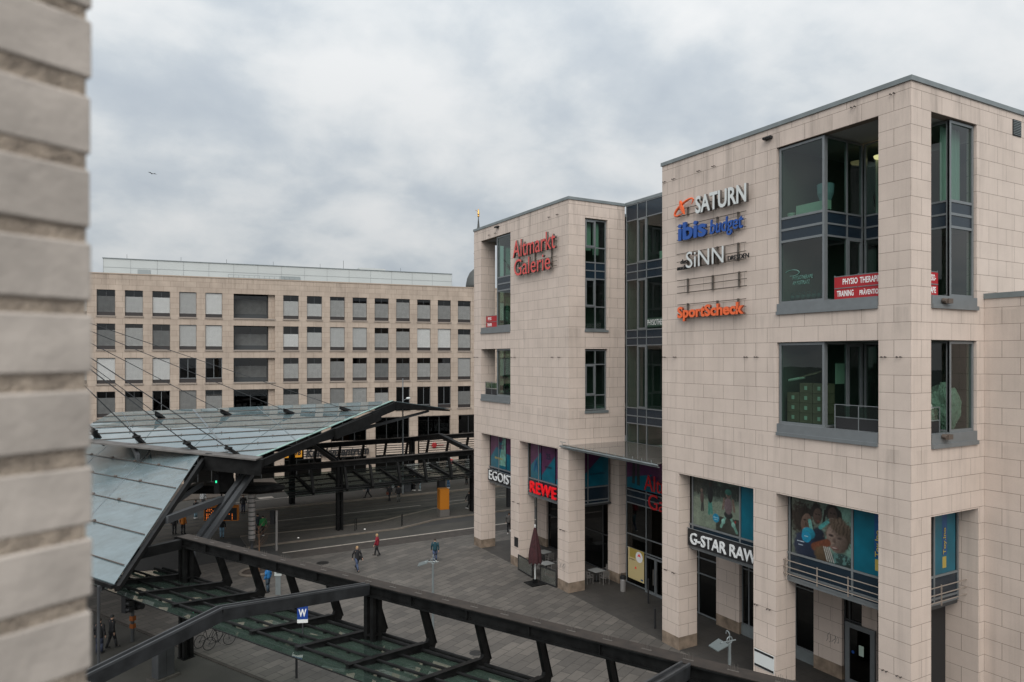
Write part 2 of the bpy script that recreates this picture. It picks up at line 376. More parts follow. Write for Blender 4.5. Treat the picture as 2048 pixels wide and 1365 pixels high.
def glazing(parent, o, u, n, ss, zs, cell, bw=.07, bd=.12, casement=(), frame_mat=None, pane_mat=None, name='window', skip=()):
    """curtain of bars with glass or panels in each bay; cell(i,j) -> 'g','p' or None"""
    fm = MB(); gm = []; pm = []
    for a in ss: fm.pbox(o, u, n, a-bw/2, a+bw/2, -bd, 0, zs[0]-bw/2, zs[-1]+bw/2)
    for z in zs:
        for a, b in zip(ss, ss[1:]): fm.pbox(o, u, n, a+bw/2, b-bw/2, -bd, -.004, z-bw/2, z+bw/2)
    for i in range(len(ss)-1):
        for j in range(len(zs)-1):
            k = cell(i, j); a, b, c, d = ss[i]+bw/2, ss[i+1]-bw/2, zs[j]+bw/2, zs[j+1]-bw/2
            if (i, j) in casement:
                w_ = .09
                fm.pbox(o,u,n,a,a+w_,-.09,.02,c,d); fm.pbox(o,u,n,b-w_,b,-.09,.02,c,d)
                fm.pbox(o,u,n,a+w_,b-w_,-.09,.02,c,c+w_); fm.pbox(o,u,n,a+w_,b-w_,-.09,.02,d-w_,d)
                a += w_; b -= w_; c += w_; d -= w_
            if k == 'g':
                O = Vector(o); U = Vector(u); NN = Vector(n)
                P = lambda s_, z: O+U*s_-NN*.05+Vector((0,0,z))
                gm.append(MB().quad(P(a,c), P(b,c), P(b,d), P(a,d)))
            elif k == 'p': pm.append(MB().pbox(o, u, n, a, b, -.08, -.035, c, d))
    f = fm.build(name, frame_mat or m_alu, parent)
    for q in gm: q.build('pane', pane_mat or m_glass, f)
    for q in pm: q.build('spandrel_panel', m_navy, f)
    return f
# ================================================================== setting
ground_m = mat('asphalt_far', (.034,.033,.032), .9, vary=.2, vscale=.3)
MB().box(-900,900,-900,900,-.5,0).build('ground', ground_m)
bpy.data.objects['ground']['kind'] = 'structure'

def pave_mat(name, c1, c2, mort, bw, bh, ms, rot, stain=.3):
    m = bpy.data.materials.new(name); m.use_nodes = True
    t = m.node_tree; b = t.nodes['Principled BSDF']; nn = lambda ty: t.nodes.new(ty); lk = t.links.new
    tcn = nn('ShaderNodeTexCoord'); mp = nn('ShaderNodeMapping'); mp.inputs['Rotation'].default_value = (0,0,rot); mp.inputs['Location'].default_value = (500,500,0)
    lk(tcn.outputs['Object'], mp.inputs[0])
    br = nn('ShaderNodeTexBrick'); br.inputs['Scale'].default_value = 1; br.inputs['Brick Width'].default_value = bw; br.inputs['Row Height'].default_value = bh
    br.inputs['Mortar Size'].default_value = ms; br.inputs['Mortar Smooth'].default_value = .1; br.inputs['Bias'].default_value = 0.1
    br.inputs['Color1'].default_value = (*c1,1); br.inputs['Color2'].default_value = (*c2,1); br.inputs['Mortar'].default_value = (*mort,1)
    lk(mp.outputs[0], br.inputs['Vector'])
    n = nn('ShaderNodeTexNoise'); n.inputs['Scale'].default_value = .22; n.inputs['Detail'].default_value = 9; n.inputs['Roughness'].default_value = .65; lk(tcn.outputs['Object'], n.inputs['Vector'])
    r = nn('ShaderNodeMapRange'); r.inputs[1].default_value = .3; r.inputs[2].default_value = .7; r.inputs[3].default_value = 1-stain; r.inputs[4].default_value = 1+stain*.7; lk(n.outputs['Fac'], r.inputs[0])
    n2 = nn('ShaderNodeTexNoise'); n2.inputs['Scale'].default_value = 5; n2.inputs['Detail'].default_value = 5; lk(tcn.outputs['Object'], n2.inputs['Vector'])
    r2 = nn('ShaderNodeMapRange'); r2.inputs[3].default_value = .85; r2.inputs[4].default_value = 1.15; lk(n2.outputs['Fac'], r2.inputs[0])
    mu = nn('ShaderNodeMath'); mu.operation = 'MULTIPLY'; lk(r.outputs[0], mu.inputs[0]); lk(r2.outputs[0], mu.inputs[1])
    v = nn('ShaderNodeVectorMath'); v.operation = 'SCALE'; lk(br.outputs['Color'], v.inputs[0]); lk(mu.outputs[0], v.inputs['Scale']); lk(v.outputs[0], b.inputs['Base Color'])
    b.inputs['Roughness'].default_value = .75
    bp = nn('ShaderNodeBump'); bp.inputs['Strength'].default_value = .3; bp.inputs['Distance'].default_value = .01; bp.invert = True; lk(br.outputs['Fac'], bp.inputs['Height']); lk(bp.outputs[0], b.inputs['Normal'])
    return m
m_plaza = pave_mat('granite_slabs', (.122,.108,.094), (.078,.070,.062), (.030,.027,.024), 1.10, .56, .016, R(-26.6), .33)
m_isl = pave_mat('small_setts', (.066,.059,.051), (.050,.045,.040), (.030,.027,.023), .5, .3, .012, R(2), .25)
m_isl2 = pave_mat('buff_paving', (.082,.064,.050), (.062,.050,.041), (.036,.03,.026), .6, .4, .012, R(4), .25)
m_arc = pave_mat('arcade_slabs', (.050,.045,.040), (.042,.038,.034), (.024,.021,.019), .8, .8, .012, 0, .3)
m_asph = mat('asphalt', (.042,.039,.034), .85, vary=.22, vscale=.5, bump=.3, bscale=60)
m_asph2 = mat('tram_bed', (.052,.046,.038), .85, vary=.25, vscale=.7)
m_sett = mat('edge_setts', (.040,.033,.028), .9, vary=.25, vscale=2)
m_kerb = mat('kerb_stone', (.15,.125,.10), .8, vary=.2, vscale=2)
m_line = mat('road_paint', (.30,.265,.23), .8, vary=.2, vscale=3)
m_rail = mat('rail_groove', (.008,.0077,.0073), .5, .0)

def struct(name, mb, m): return tag(mb.build(name, m), kind='structure')
cd, cs_ = (-.448, .894), (-.894, -.448)     # tram-stop axes: along / towards the lane
C1 = (-16.24, 11.95)
def c1(x, y): return (C1[0]+x*cd[0]+y*cs_[0], C1[1]+x*cd[1]+y*cs_[1])
# plaza in front of the shops
pl = [(60,38.8), (-13.6,38.8), (-19,40.5), c1(30,-.5), c1(-45,-.5), (30,-45), (60,-45)]
struct('plaza_paving', MB().prism(pl, -.2, .012), m_plaza)
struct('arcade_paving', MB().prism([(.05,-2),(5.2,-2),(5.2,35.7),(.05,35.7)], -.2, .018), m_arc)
struct('stop_paving', MB().prism([c1(60,-.5), c1(33,-.5), c1(33,-5), (-26,46), (-60,60)], -.2, .010), m_isl)
struct('tram_lane', MB().prism([c1(60,-.47), c1(60,14), c1(-50,14), c1(-50,-.47)], -.2, .006), m_asph)
struct('lane_kerb', MB().prism([c1(30,-.62), c1(30,-.45), c1(-45,-.45), c1(-45,-.62)], -.2, .05), m_sett)
struct('side_street', MB().prism([(-14.2,38.9), (80,38.9), (80,43.5), (-14.2,43.5)], -.2, .006), m_asph)
struct('street_edge_setts', MB().prism([(-13.6,38.82), (80,38.82), (80,40.55), (-13.6,40.55)], -.2, .010), m_sett)
struct('street_line', MB().prism([(-13.9,40.68), (80,41.05), (80,41.25), (-13.9,40.92)], -.2, .014), m_line)
isl = [(-16,43.5), (-3.3,43.6), (.7,45.2), (6,45.4), (30,46.2), (30,49.8), (9,51.3), (4.5,50.4), (0,48.6), (-4,46.9), (-9,46.7), (-16,47.3)]
struct('traffic_island', MB().prism(isl, -.2, .10), m_isl)
ik = MB()
up = [(-16,47.3), (-9,46.7), (-4,46.9), (0,48.6), (4.5,50.4), (9,51.3), (30,49.8)]
for a, b in zip(up, up[1:]): ik.beam((a[0],a[1],.055), (b[0],b[1],.055), .28, .13)
lowk = [(-16,43.5), (-3.3,43.6), (.7,45.2), (6,45.4), (30,46.2)]
for a, b in zip(lowk, lowk[1:]): ik.beam((a[0],a[1],.052), (b[0],b[1],.052), .22, .124)
struct('island_kerb', ik, m_kerb)
struct('tram_track_bed', MB().prism([(-60,50.5), (-16,47.4), (-9,46.8), (-4,47), (0,48.7), (4.5,50.5), (9,51.4), (60,49), (60,58), (-60,57.2)], -.2, .008), m_asph2)
rl = MB(); rg_ = MB()
for y in (48.1, 49.55, 50.85, 53.5, 54.95, 56.2):
    rl.box(-50, 60, y-.19, y+.19, -.1, .011); rg_.box(-50, 60, y-.05, y+.05, -.1, .0135)
struct('rail_bed_strips', rl, mat('rail_strip', (.017,.016,.0145), .7)); struct('tram_rails', rg_, m_rail)
struct('track_line', MB().box(-13.2, 2.0, 51.95, 52.09, -.1, .014).box(4, 12, 52.35, 52.47, -.1, .014), m_line)
struct('platform_paving', MB().prism([(-14.5,57.6), (60,57.0), (60,61.5), (1,62.0), (-14.5,61.8)], -.2, .14), m_isl)
struct('platform_kerb', MB().prism([(-14.6,57.3), (60,56.7), (60,57.02), (-14.6,57.62)], -.2, .155), m_kerb)
struct('far_road', MB().prism([(-80,61), (-14.6,61), (-14.6,62.1), (60,61.8), (60,66), (-80,66.5)], -.2, .011), m_asph)
zl = MB().prism([(-16,62.4), (-.8,63.25), (-.8,63.42), (-16,62.58)], -.1, .017)
zl.prism([(-.8,63.2), (.3,61.9), (.5,62.0), (-.6,63.45)], -.1, .018).prism([(.3,62.0),(4,63.9),(4,64.05),(.3,62.2)], -.1, .019)
struct('zigzag_line', zl, m_line)
struct('crossing_mark', MB().prism([(-9.2,62.0),(-8.4,62.0),(-7.5,64.6),(-8.3,64.6)], -.1, .0175).prism([(-11.7,63.2),(-10.2,63.3),(-10.3,64.3),(-11.8,64.2)], -.1, .0178), m_line)
struct('far_pavement', MB().prism([(-80,66.3), (60,65.8), (60,85), (-80,95)], -.2, .13), m_isl2)
tag(MB().lathe([(.34,0),(.34,.006),(.30,.012)], 20).build('manhole_cover', m_rail, loc=(-9.2,16.93,.012)), 'round dark iron manhole cover in the slab plaza', 'manhole cover')
tag(MB().lathe([(.45,0),(.45,.006),(.4,.012)], 20).build('manhole_cover', m_rail, loc=(-11.9,36.6,.012)), 'dark oval iron cover at the plaza edge by the street line', 'manhole cover')

# ================================================================== shopping centre
mall = thing('shopping_centre', 'cream stone shopping centre with two square blocks, glazed link and pillared arcade', 'building', (0,0,0))
XN = (-1,0,0)
ZS = 9.07; ZT = 25.07
def corner_block(y0, y1, sgn):
    """one square block; sgn=+1: loggia corner at y0 (near block), -1: loggia at y1 (far block)"""
    def Y(d): return y0+d if sgn > 0 else y1-d
    W = y1-y0
    def span(a, b): p, q = Y(a), Y(b); return (min(p,q), max(p,q))
    # shell
    hf = [(*span(1.26,5.98), 16.98, 24.14), (*span(1.26,5.98), 11.74, 15.66)]
    wf = MB().wall((0,0,0), (0,1,0), (-1,0,0), y0, y1, ZS, ZT, hf, .38)
    n_side = (0,-1,0) if sgn > 0 else (0,1,0)
    hs = [(1.25,4.32,16.98,24.14), (1.25,4.32,11.74,15.66)]
    xend = 26 if sgn > 0 else 18
    wf.wall((0,Y(0),0), (1,0,0), n_side, .383, xend, ZS, ZT, hs, .38)
    n_in = (0,1,0) if sgn > 0 else (0,-1,0)
    if sgn > 0:
        wf.wall((0,Y(W),0), (1,0,0), n_in, .383, 4.5, ZS, ZT, [], .38)
    else:
        wf.wall((0,Y(W),0), (1,0,0), n_in, .383, 4.5, ZS, ZT, [(1.28,3.08,16.72,24.02), (1.28,3.08,11.45,15.56)], .38)
    wf.build('stone_wall', m_stone, mall)
    # soffit of the arcade, roof
    MB().box(.385, 5.2, y0+.385, y1-.385, ZS+.003, ZS+.25).build('arcade_soffit', m_ceil, mall)
    MB().box(.385, xend-.4, y0+.385, y1-.385, ZT-.6, ZT-.4).build('roof', m_zinc, mall)
    cp = MB().box(-.06, .30, y0-.06, y1+.06, ZT, ZT+.18)
    cp.box(.303, xend, *(sorted((Y(-.06), Y(.30)))), ZT, ZT+.178)
    if sgn < 0: cp.box(.303, 4.6, *(sorted((Y(W+.06), Y(W-.30)))), ZT, ZT+.178)
    cp.build('roof_coping', m_zinc, mall)
    # arcade pillars
    for a, b in ((0,1.26), (6.02,7.28), (W-1.26,W)):
        p, q = span(a, b)
        pl_ = MB().box(0.002 if a else 0, 1.25, p, q, .66, ZS-.002).build('pillar', m_stone, mall)
        MB().box(-.004, 1.254, p-.004, q+.004, -.1, .657).build('plinth', m_plinth, pl_)
    # raised glazed shop floor behind the pillars
    p, q = span(.7, W-.8)
    MB().box(.74, 4.3, p+.02, q-.02, 5.16, 5.30).build('shopfront_underside', m_aluD, mall)
    return Y, span
YA, SA = corner_block(0, 13.4, 1)
YB, SB = corner_block(22.23, 35.78, -1)

# jamb at the far end of the near block's side arcade, and the lower wing that meets it
MB().box(4.45, 4.85, .002, 5.0, .0, ZS-.002).build('stone_jamb', m_stone, mall)
wg = MB().wall((4.85,0,0), (0,1,0), XN, -16, -.003, 0, 17.32, [], .4)
wg.build('wing_wall', m_stone, mall)
MB().box(4.80, 5.4, -16, -.003, 17.32, 17.53).build('wing_coping', m_zinc, mall)
MB().box(5.25, 26, -16, -.01, 17.0, 17.2).build('wing_roof', m_zinc, mall)
# ventilation grille high on the side wall
vg = MB().box(6.98, 7.62, -.03, .02, 24.14, 24.80); vgo = vg.build('vent_grille', m_black, mall)
sl = MB()
for i in range(9): sl.box(7.0, 7.6, -.05, -.028, 24.18+i*.068, 24.205+i*.068)
sl.build('louvre', m_zinc, vgo)

# ---- corner loggias with wrap-round glazing
def loggia(Y, sgn, z0, z1, zs, panel, tall):
    """front pane, set-back return panes and side pane, with zinc sill boxes"""
    ys = [Y(5.93), Y(3.69)]
    u = (0,1,0); a0, a1 = min(ys), max(ys)
    cell = lambda i, j: 'p' if j in panel else 'g'
    glazing(mall, (.10,0,0), u, XN, [a0+.04, a1-.04], zs, cell, bw=.10, bd=.14)
    # return pane: plane y = Y(3.69), from x=.1 to 2.65
    nr = (0,-1,0) if sgn > 0 else (0,1,0)
    glazing(mall, (0,Y(3.69),0), (1,0,0), nr, [.28,1.59,2.58], zs, cell, bw=.07, bd=.12, casement={(1,0)} if tall else {(1,0)}, frame_mat=m_alu, name='balcony_window')
    # inner pane: plane x = 2.65
    b0, b1 = sorted((Y(3.62), Y(.16)))
    glazing(mall, (2.65,0,0), (0,1,0), XN, [b0, b1], zs, cell, bw=.07, bd=.12, name='balcony_window')
    # side pane on the end wall
    glazing(mall, (0,Y(.10),0), (1,0,0), nr, [2.70,4.24], zs, cell, bw=.10, bd=.14)
    # sill boxes
    zb = zs[0]-.05
    s0, s1 = sorted((Y(1.28), Y(5.96)))
    sb = MB().box(-.035, .30, s0, s1, z0+.0, zb).box(-.09, .02, s0-.01, s1+.01, z0-.12, z0+.02)
    c0, c1_ = sorted((Y(-.035), Y(.30)))
    sb.box(1.27, 4.30, c0, c1_, z0+.001, zb-.001)
    c0, c1_ = sorted((Y(-.09), Y(.02))); sb.box(1.25, 4.34, c0, c1_, z0-.14, z0+.021)
    sb.build('window_sill', m_alu, mall)
    # balcony floor and soffit
    f0, f1 = sorted((Y(.31), Y(3.6)))
    MB().box(.31, 2.6, f0, f1, zb-.35, zb-.25).build('balcony_floor', m_zinc, mall)
    g0, g1 = sorted((Y(.386), Y(6.2)))
    MB().box(.386, 6.0, g0, g1, z1+.002, z1+.15).build('balcony_soffit', m_ceil, mall)
for Y, sg in ((YA,1), (YB,-1)):
    loggia(Y, sg, 16.98, 24.14, [17.38, 20.02, 20.52, 21.02, 24.05], (1,2), True)
    loggia(Y, sg, 11.74, 15.66, [12.18, 15.58], (), False)

# ---- interior floors and rooms seen through the glass
def rooms(y0, y1, x0=.42, x1=7.0):
    r = MB()
    for z in (11.55, 15.75, 20.25):
        pass
    for za, zb in ((11.55,11.72),(15.80,16.9),(20.42,20.62)):
        r.box(2.85, x1, y0+.42, y1-.42, za, zb)
    r.build('floor_slab', m_ceil, mall)
    MB().box(x1, x1+.2, y0+.4, y1-.4, 9.4, 24.3).build('room_wall', m_inner, mall)
rooms(0, 13.4); rooms(22.23, 35.78)
for y in (5.98, 6.02):
    pass
MB().box(.40, 7.0, 6.05, 6.2, 11.5, 24.2).build('room_wall', m_inner, mall)
MB().box(.40, 7.0, 29.35, 29.5, 11.5, 24.2).build('room_wall', m_inner, mall)
fs = MB()
for za, zb in ((11.40,11.70),(16.55,16.92),(20.45,20.62)):
    fs.box(.40, 2.8, 3.8, 6.0, za, zb).box(.40, 2.8, 29.55, 31.95, za, zb)
fs.build('floor_slab', m_inner, mall)

# ---- far block, end wall windows
for zz, pan, cas in (([16.85,18.30,20.12,20.65,21.18,22.15,23.92], (2,3), {(0,5),(0,1)}), ([11.62,12.55,14.55,15.46], (), {(0,1)})):
    cell = (lambda pp: (lambda i, j: 'p' if j in pp else 'g'))(pan)
    glazing(mall, (0,22.36,0), (1,0,0), (0,-1,0), [1.36,2.18,3.0], zz, cell, bw=.07, casement=cas)
MB().box(1.24, 3.12, 22.16, 22.45, 16.66, 16.80).box(1.24, 3.12, 22.16, 22.45, 11.39, 11.55).build('window_sill', m_zinc, mall)
MB().box(.5, 6.8, 25.2, 25.4, 11.5, 24.2).build('room_wall', m_inner, mall)
MB().box(.45, 6.8, 22.65, 25.2, 20.4, 20.62).box(.45,6.8,22.65,25.2,16.5,16.7).box(.45,6.8,22.65,25.2,11.3,11.45).build('floor_slab', m_inner, mall)
bl = MB()
bl.box(1.45,2.1,22.75,22.78,22.0,23.85).box(2.25,2.72,22.75,22.78,21.75,23.85); bl.build('roller_blind', m_mint, mall)

# ---- glazed link between the blocks
zs = [9.4, 10.68, 11.18, 11.70, 15.80, 16.29, 16.80, 20.10, 20.62, 21.15, 24.02, 25.05]
ys_ = [13.45, 15.6, 17.86, 20.06, 20.96, 22.1]
pn = {1, 2, 4, 5, 7, 8, 10}
cw_ = glazing(mall, (4.52,0,0), (0,1,0), XN, ys_, zs, lambda i, j: 'p' if j in pn else 'g', bw=.065, bd=.12, casement={(3,9),(3,6),(3,3)}, name='curtain_wall')
MB().box(4.50, 4.7, 13.42, 22.2, 25.085, 25.28).build('roof_coping', m_zinc, mall)
MB().box(4.75, 8, 13.4, 22.2, 24.4, 24.6).build('roof', m_zinc, mall)
lf = MB()
for za, zb in ((10.75,11.2),(15.85,16.35),(20.15,20.7),(24.05,24.3)): lf.box(4.68, 9.9, 13.5, 22.1, za, zb)
lf.build('floor_slab', m_inner, mall)
MB().box(9.9, 10.1, 13.4, 22.2, 9, 24.4).build('room_wall', m_inner, mall)
MB().box(4.75,9.9,13.42,13.5,9,24.4).build('room_wall', m_inner, mall); MB().box(4.75,9.9,22.1,22.18,9,24.4).build('room_wall', m_inner, mall)
# lower entrance front
zs = [.12, 2.45, 3.36, 5.42, 5.86, 6.28, 9.2]
glazing(mall, (4.52,0,0), (0,1,0), XN, [13.45, 15.4, 17.7, 20.1, 22.1], zs, lambda i, j: 'p' if j in (3,4) else 'g', bw=.07, bd=.12, pane_mat=m_glassD, name='entrance_front')
dr = MB()
for y in (18.15, 18.98, 19.05, 19.95): dr.box(4.36, 4.44, y-.05, y+.05, .05, 2.38)
dr.box(4.36, 4.44, 18.2, 18.93, .05, .2).box(4.36, 4.44, 19.1, 19.9, .05, .2).box(4.36, 4.44, 18.2, 18.93, 2.28, 2.38).box(4.36, 4.44, 19.1, 19.9, 2.28, 2.38)
d_ = dr.build('entrance_door', m_alu, mall)
MB().tube((4.3,18.9,.7),(4.3,18.9,1.7),.02).tube((4.3,19.14,.7),(4.3,19.14,1.7),.02).build('door_handle', m_chrome, d_)
MB().box(4.9, 5.1, 13.4, 22.2, 0, 9.3).build('room_wall', m_dark, mall)
# glass entrance canopy
ec = MB().box(-.25, 4.38, 13.45, 22.6, 9.40, 9.44); eco = ec.build('entrance_canopy', glass_mat('dirty_canopy_glass', (.35,.36,.34), ior=1.5, base=.02, film=(.20,.19,.175), filmfac=.6), mall)
cf = MB().tube((-.32,13.4,9.34),(-.32,22.75,9.34),.05).tube((-.22,13.4,9.22),(-.22,22.75,9.22),.03)
for i in range(12): y = 13.9+i*.78; cf.tube((-.32,y,9.36),(-.32,y,9.56),.018).beam((-.32,y,9.34),(4.4,y,9.30),.04,.10)
cf.tube((-.32,22.7,9.62),(-.32,22.1,9.62),.02); cf.build('canopy_rail', m_zinc, eco)
cl = MB()
for y in (15.2,17.5,20.0): cl.lathe([(.14,-.05),(.16,0),(.12,.02)], 12, (.15,y,9.26))
cl.build('canopy_lamp', m_silver, eco)

# ---- arcade shop fronts (raised glazing + spandrel + storefront at the back)
def arcade(Y, W, sgn, back):
    p, q = sorted((Y(.72), Y(W-.78)))
    ss = [Y(d) for d in (.72, 2.86, 5.9, 7.3, 8.74, 11.9, W-.78)]; ss.sort()
    glazing(mall, (.70,0,0), (0,1,0), XN, ss, [5.34, 5.55, 6.42, 9.0], lambda i, j: 'g' if j == 2 else 'p', bw=.08, bd=.10, pane_mat=m_glassD, name='upper_shopfront')
    nr = (0,-1,0) if sgn > 0 else (0,1,0)
    glazing(mall, (0,Y(.72),0), (1,0,0), nr, [.75,2.05,2.72,4.36], [5.34,5.55,6.42,9.0], lambda i, j: 'g' if j == 2 else 'p', bw=.08, bd=.10, pane_mat=m_glassD, name='upper_shopfront')
    nb = (0,1,0) if sgn > 0 else (0,-1,0)
    glazing(mall, (0,Y(W-.76),0), (1,0,0), nb, [.75,2.05,3.75], [5.34,5.55,6.42,9.0], lambda i, j: 'g' if j == 2 else 'p', bw=.08, bd=.10, pane_mat=m_glassD, name='upper_shopfront')
    MB().box(3.6, 3.7, p+.2, q-.2, 5.3, 9.05).build('room_wall', m_dark, mall)
    MB().box(.72, .78, p+.05, q-.05, 5.165, 5.295).build('edge_trim', m_alu, mall)
arcade(YA, 13.4, 1, 4.3); arcade(YB, 13.55, -1, 4.3)
# stone piers and glass of the ground floor
for x_, a, b, zt_ in ((4.28,5.9,7.42,5.16), (4.28,12.1,13.78,5.16), (4.0,22.23,23.42,ZS-.003), (4.6,27.6,28.9,5.16), (4.6,32.2,33.6,5.16), (4.6,34.9,35.78,5.16)):
    pr = MB().box(x_, 5.0, a, b, .66, zt_).build('stone_pier', m_stone, mall)
    MB().box(x_-.004, 5.0, a-.004, b+.003, -.05, .657).build('plinth', m_plinth, pr)
gf = lambda i, j: 'g'
glazing(mall, (4.45,0,0), (0,1,0), XN, [1.40,2.8,4.2,5.62,5.86], [.62,2.85,5.12], gf, bw=.08, pane_mat=m_glassD, frame_mat=m_aluD, name='storefront')
glazing(mall, (4.45,0,0), (0,1,0), XN, [7.46,8.6,11.6,12.05], [.62,3.6,4.5,5.12], gf, bw=.06, pane_mat=m_glassD, frame_mat=m_alu, name='storefront')
glazing(mall, (4.75,0,0), (0,1,0), XN, [23.45,25.0,27.55], [.1,2.6,5.12], gf, bw=.08, pane_mat=m_glassD, frame_mat=m_aluD, name='storefront')
glazing(mall, (4.75,0,0), (0,1,0), XN, [28.95,30.5,32.15], [.1,2.6,5.12], gf, bw=.08, pane_mat=m_glassD, frame_mat=m_aluD, name='storefront')
MB().box(4.42, 4.8, 1.4, 4.2, 0, .58).build('storefront_base', m_zinc, mall); MB().box(4.42, 4.8, 7.43, 12.09, 0, .58).build('storefront_base', m_zinc, mall)
sd_ = MB().box(4.30,4.42,4.28,4.50,.02,2.80).box(4.30,4.42,5.52,5.74,.02,2.80).box(4.30,4.42,4.503,5.517,2.58,2.80).box(4.30,4.42,4.503,5.517,.02,.22)
sdo = sd_.build('shop_door', m_alu, mall)
MB().box(4.33,4.36,4.51,5.51,.23,2.57).build('pane', m_glassD, sdo)
MB().box(4.325,4.329,4.82,5.06,1.45,1.92).build('notice', m_mint, sdo)
MB().lathe([(.07,0),(.07,.004)],12).build('sticker', m_blue, sdo).matrix_local = Matrix.Translation((4.326,5.36,1.5)) @ ROT_X.to_4x4()
MB().box(5.05, 5.2, .3, 13.5, 0, 9.0).box(5.3, 5.5, 22.4, 34.9, 0, 9.0).build('room_wall', m_dark, mall)
MB().box(1.3, 4.44, 1.27, 1.33, 0, 5.16).build('side_storefront', m_black, mall)
# graffiti on the pier
def fixings(y_list, z):
    f = MB()
    for y in y_list:
        for k in (0, 1): f.tube((.0,y+k*.12,z),(-.10,y+k*.12,z),.012,6).ball((-.11,y+k*.12,z),.028)
    return f
fx = None
for y, z in ((.35,15.02),(.95,15.02),(7.0,15.02),(7.6,15.02),(12.3,15.02),(13.1,15.02),(.35,3.27),(.9,3.27),(6.3,3.9),(7.0,3.9),(12.4,3.9),(13.0,3.9),(23.0,3.9),(22.6,3.9),(28.5,4.6),(29.2,4.6),(23.2,15.02),(24.0,15.02),(29.0,15.02),(29.5,15.02),(35.0,15.02),(35.5,15.02),(.6,24.78),(2.2,24.78),(9.6,24.2),(10.6,24.2),(12.4,24.2),(13.1,24.2),(23.4,24.3),(24.4,24.3),(32.0,24.4),(33.0,24.4)):
    for k in (0,1):
        if fx is None: f0 = fx = MB().tube((0,0,0),(-.09,0,0),.014,6).ball((-.10,0,0),.034,n=6,m=4).build('wall_fixing', mat('dark_iron', (.05,.04,.035), .7), mall)
        else: f0 = fx.copy(); COL.objects.link(f0)
        f0.location = (0,y+k*.14,z)
for y, z in ((6.3,24.62),(31.6,24.75)):
    fl = MB().box(-.16,0,y-.1,y+.3,z,z+.12).tube((-.16,y,z+.06),(-.26,y,z+.02),.06).tube((-.16,y+.2,z+.06),(-.26,y+.2,z+.02),.06); fl.build('floodlight', m_black, mall)
for z in (17.05, 11.95):
    fl = MB().tube((1.9,-.05,z+.1),(1.9,-.22,z+.06),.09).box(1.95,2.25,-.25,-.05,z-.02,z+.16); fl.build('floodlight', mat('lamp_brown',(.10,.075,.06),.6), mall)
# solid loggia corner piers
for a, b in ((.385, 1.258), (34.522, 35.395)):
    for z0, z1 in ((11.6,15.8),(16.8,24.2)):
        MB().box(.383, 1.247, a, b, z0, z1).build('pillar', m_stone, mall)

# ================================================================== wall signs (letters on stand-off rails)
def rails(parent, y0, y1, zs_, posts):
    r = MB()
    for z in zs_: r.tube((-.12,y0,z),(-.12,y1,z),.020,6)
    for y in posts: r.box(-.10,-.06,y-.055,y+.055,min(zs_)-.03,max(zs_)+.05); r.tube((-.08,y,zs_[0]),(0,y,zs_[0]),.02,6); r.tube((-.08,y,zs_[-1]),(0,y,zs_[-1]),.02,6)
    return r.build('mounting_rail', mat('rail_iron', (.11,.092,.076), .6, .2), parent)
def sign(name, label, y, z): return thing(name, label, 'sign', (0, y, z))
SX = -.16
def T(o, s, y, z, wd, ht, m, ms, **k):
    return text_obj('lettering', s, wd, ht, m, o, (SX - .02, y - o.location.y - .17, z - o.location.z), ROT_X, m_side=ms, **k)
o = sign('wall_sign', 'silver capitals with orange ringed emblem, topmost sign on the near stone block', 10, 22.1)
T(o, 'SATURN', 10.78, 22.04, 3.22, .86, m_silver, m_return, depth=.16, bold=.025)
em = MB()
ring = []
for k in range(25):
    t = R(-35) + k*R(300)/24; ring.append((0, -.66*math.cos(t), .24*math.sin(t)+.26*math.cos(t)))
for (a, b), rr in zip(zip(ring, ring[1:]), [.02+.05*math.sin(math.pi*i/24) for i in range(24)]): em.tube(a, b, rr, 8)
em.loft([[(x, .10+.20*s+.05*math.sin(t)*0, .36*t_) for (s, t_) in ((-.9,-1),(-.2,-.6),(.5,.0),(.7,.75),(.4,1.05),(.0,.5),(-.6,-.2))] for x in (-.10, .02)])
eo = em.build('emblem', m_orange, o); eo.location = (SX-.05, 11.55-10, 22.55-22.1)
rails(o, -2.4, 2.1, (0.08, .42), (1.4, -.6, -1.9))
o = sign('wall_sign', 'blue two-word lettering, second sign from the top of the near block', 10, 20.9)
T(o, 'ibis', 12.05, 20.88, 1.95, .90, m_blue, m_blueside, depth=.12, bold=.03)
T(o, 'budget', 9.9, 20.70, 2.05, .90, m_blue, m_blueside, depth=.08, bold=.012, shear=.13)
rails(o, -2.4, 2.15, (0.08, .42, .78), (1.4, -.6, -1.9))
o = sign('wall_sign', 'pale capitals flanked by small dark words, third sign down on the near block', 10, 19.4)
T(o, 'SiNN', 11.45, 19.45, 2.5, .80, m_silver, m_return, depth=.14, bold=.0)
T(o, 'das', 11.95, 19.72, .42, .24, m_black, None, depth=.05, shear=.2); T(o, 'macht', 12.2, 19.42, .72, .24, m_black, None, depth=.05, shear=.2)
T(o, 'DRESDEN', 8.78, 19.52, 1.25, .22, m_black, None, depth=.05)
rails(o, -2.4, 2.15, (0.10, .46, .86), (1.4, -.6, -1.9))
o = sign('wall_sign', 'empty dark sign rails without letters between the pale and orange signs on the near block', 10, 18.2)
rails(o, -2.44, 2.12, (0.08, .40, .72), (1.4, -.3, -1.95))
o = sign('wall_sign', 'orange mixed-case lettering, lowest sign on the near stone block', 10, 16.9)
T(o, 'SportScheck', 12.1, 16.82, 4.35, .74, m_orange, mat('rust_return', (.25,.05,.02), .6), depth=.12, bold=.035)
rails(o, -2.4, 2.1, (0.12, .44, .78), (1.4, -.6, -1.9))
o = sign('wall_sign', 'two-line red mixed-case lettering high on the far stone block', 26, 20.8)
T(o, 'Altmarkt', 29.05, 22.08, 5.6, 1.22, m_redsign, m_return, depth=.16, bold=.0)
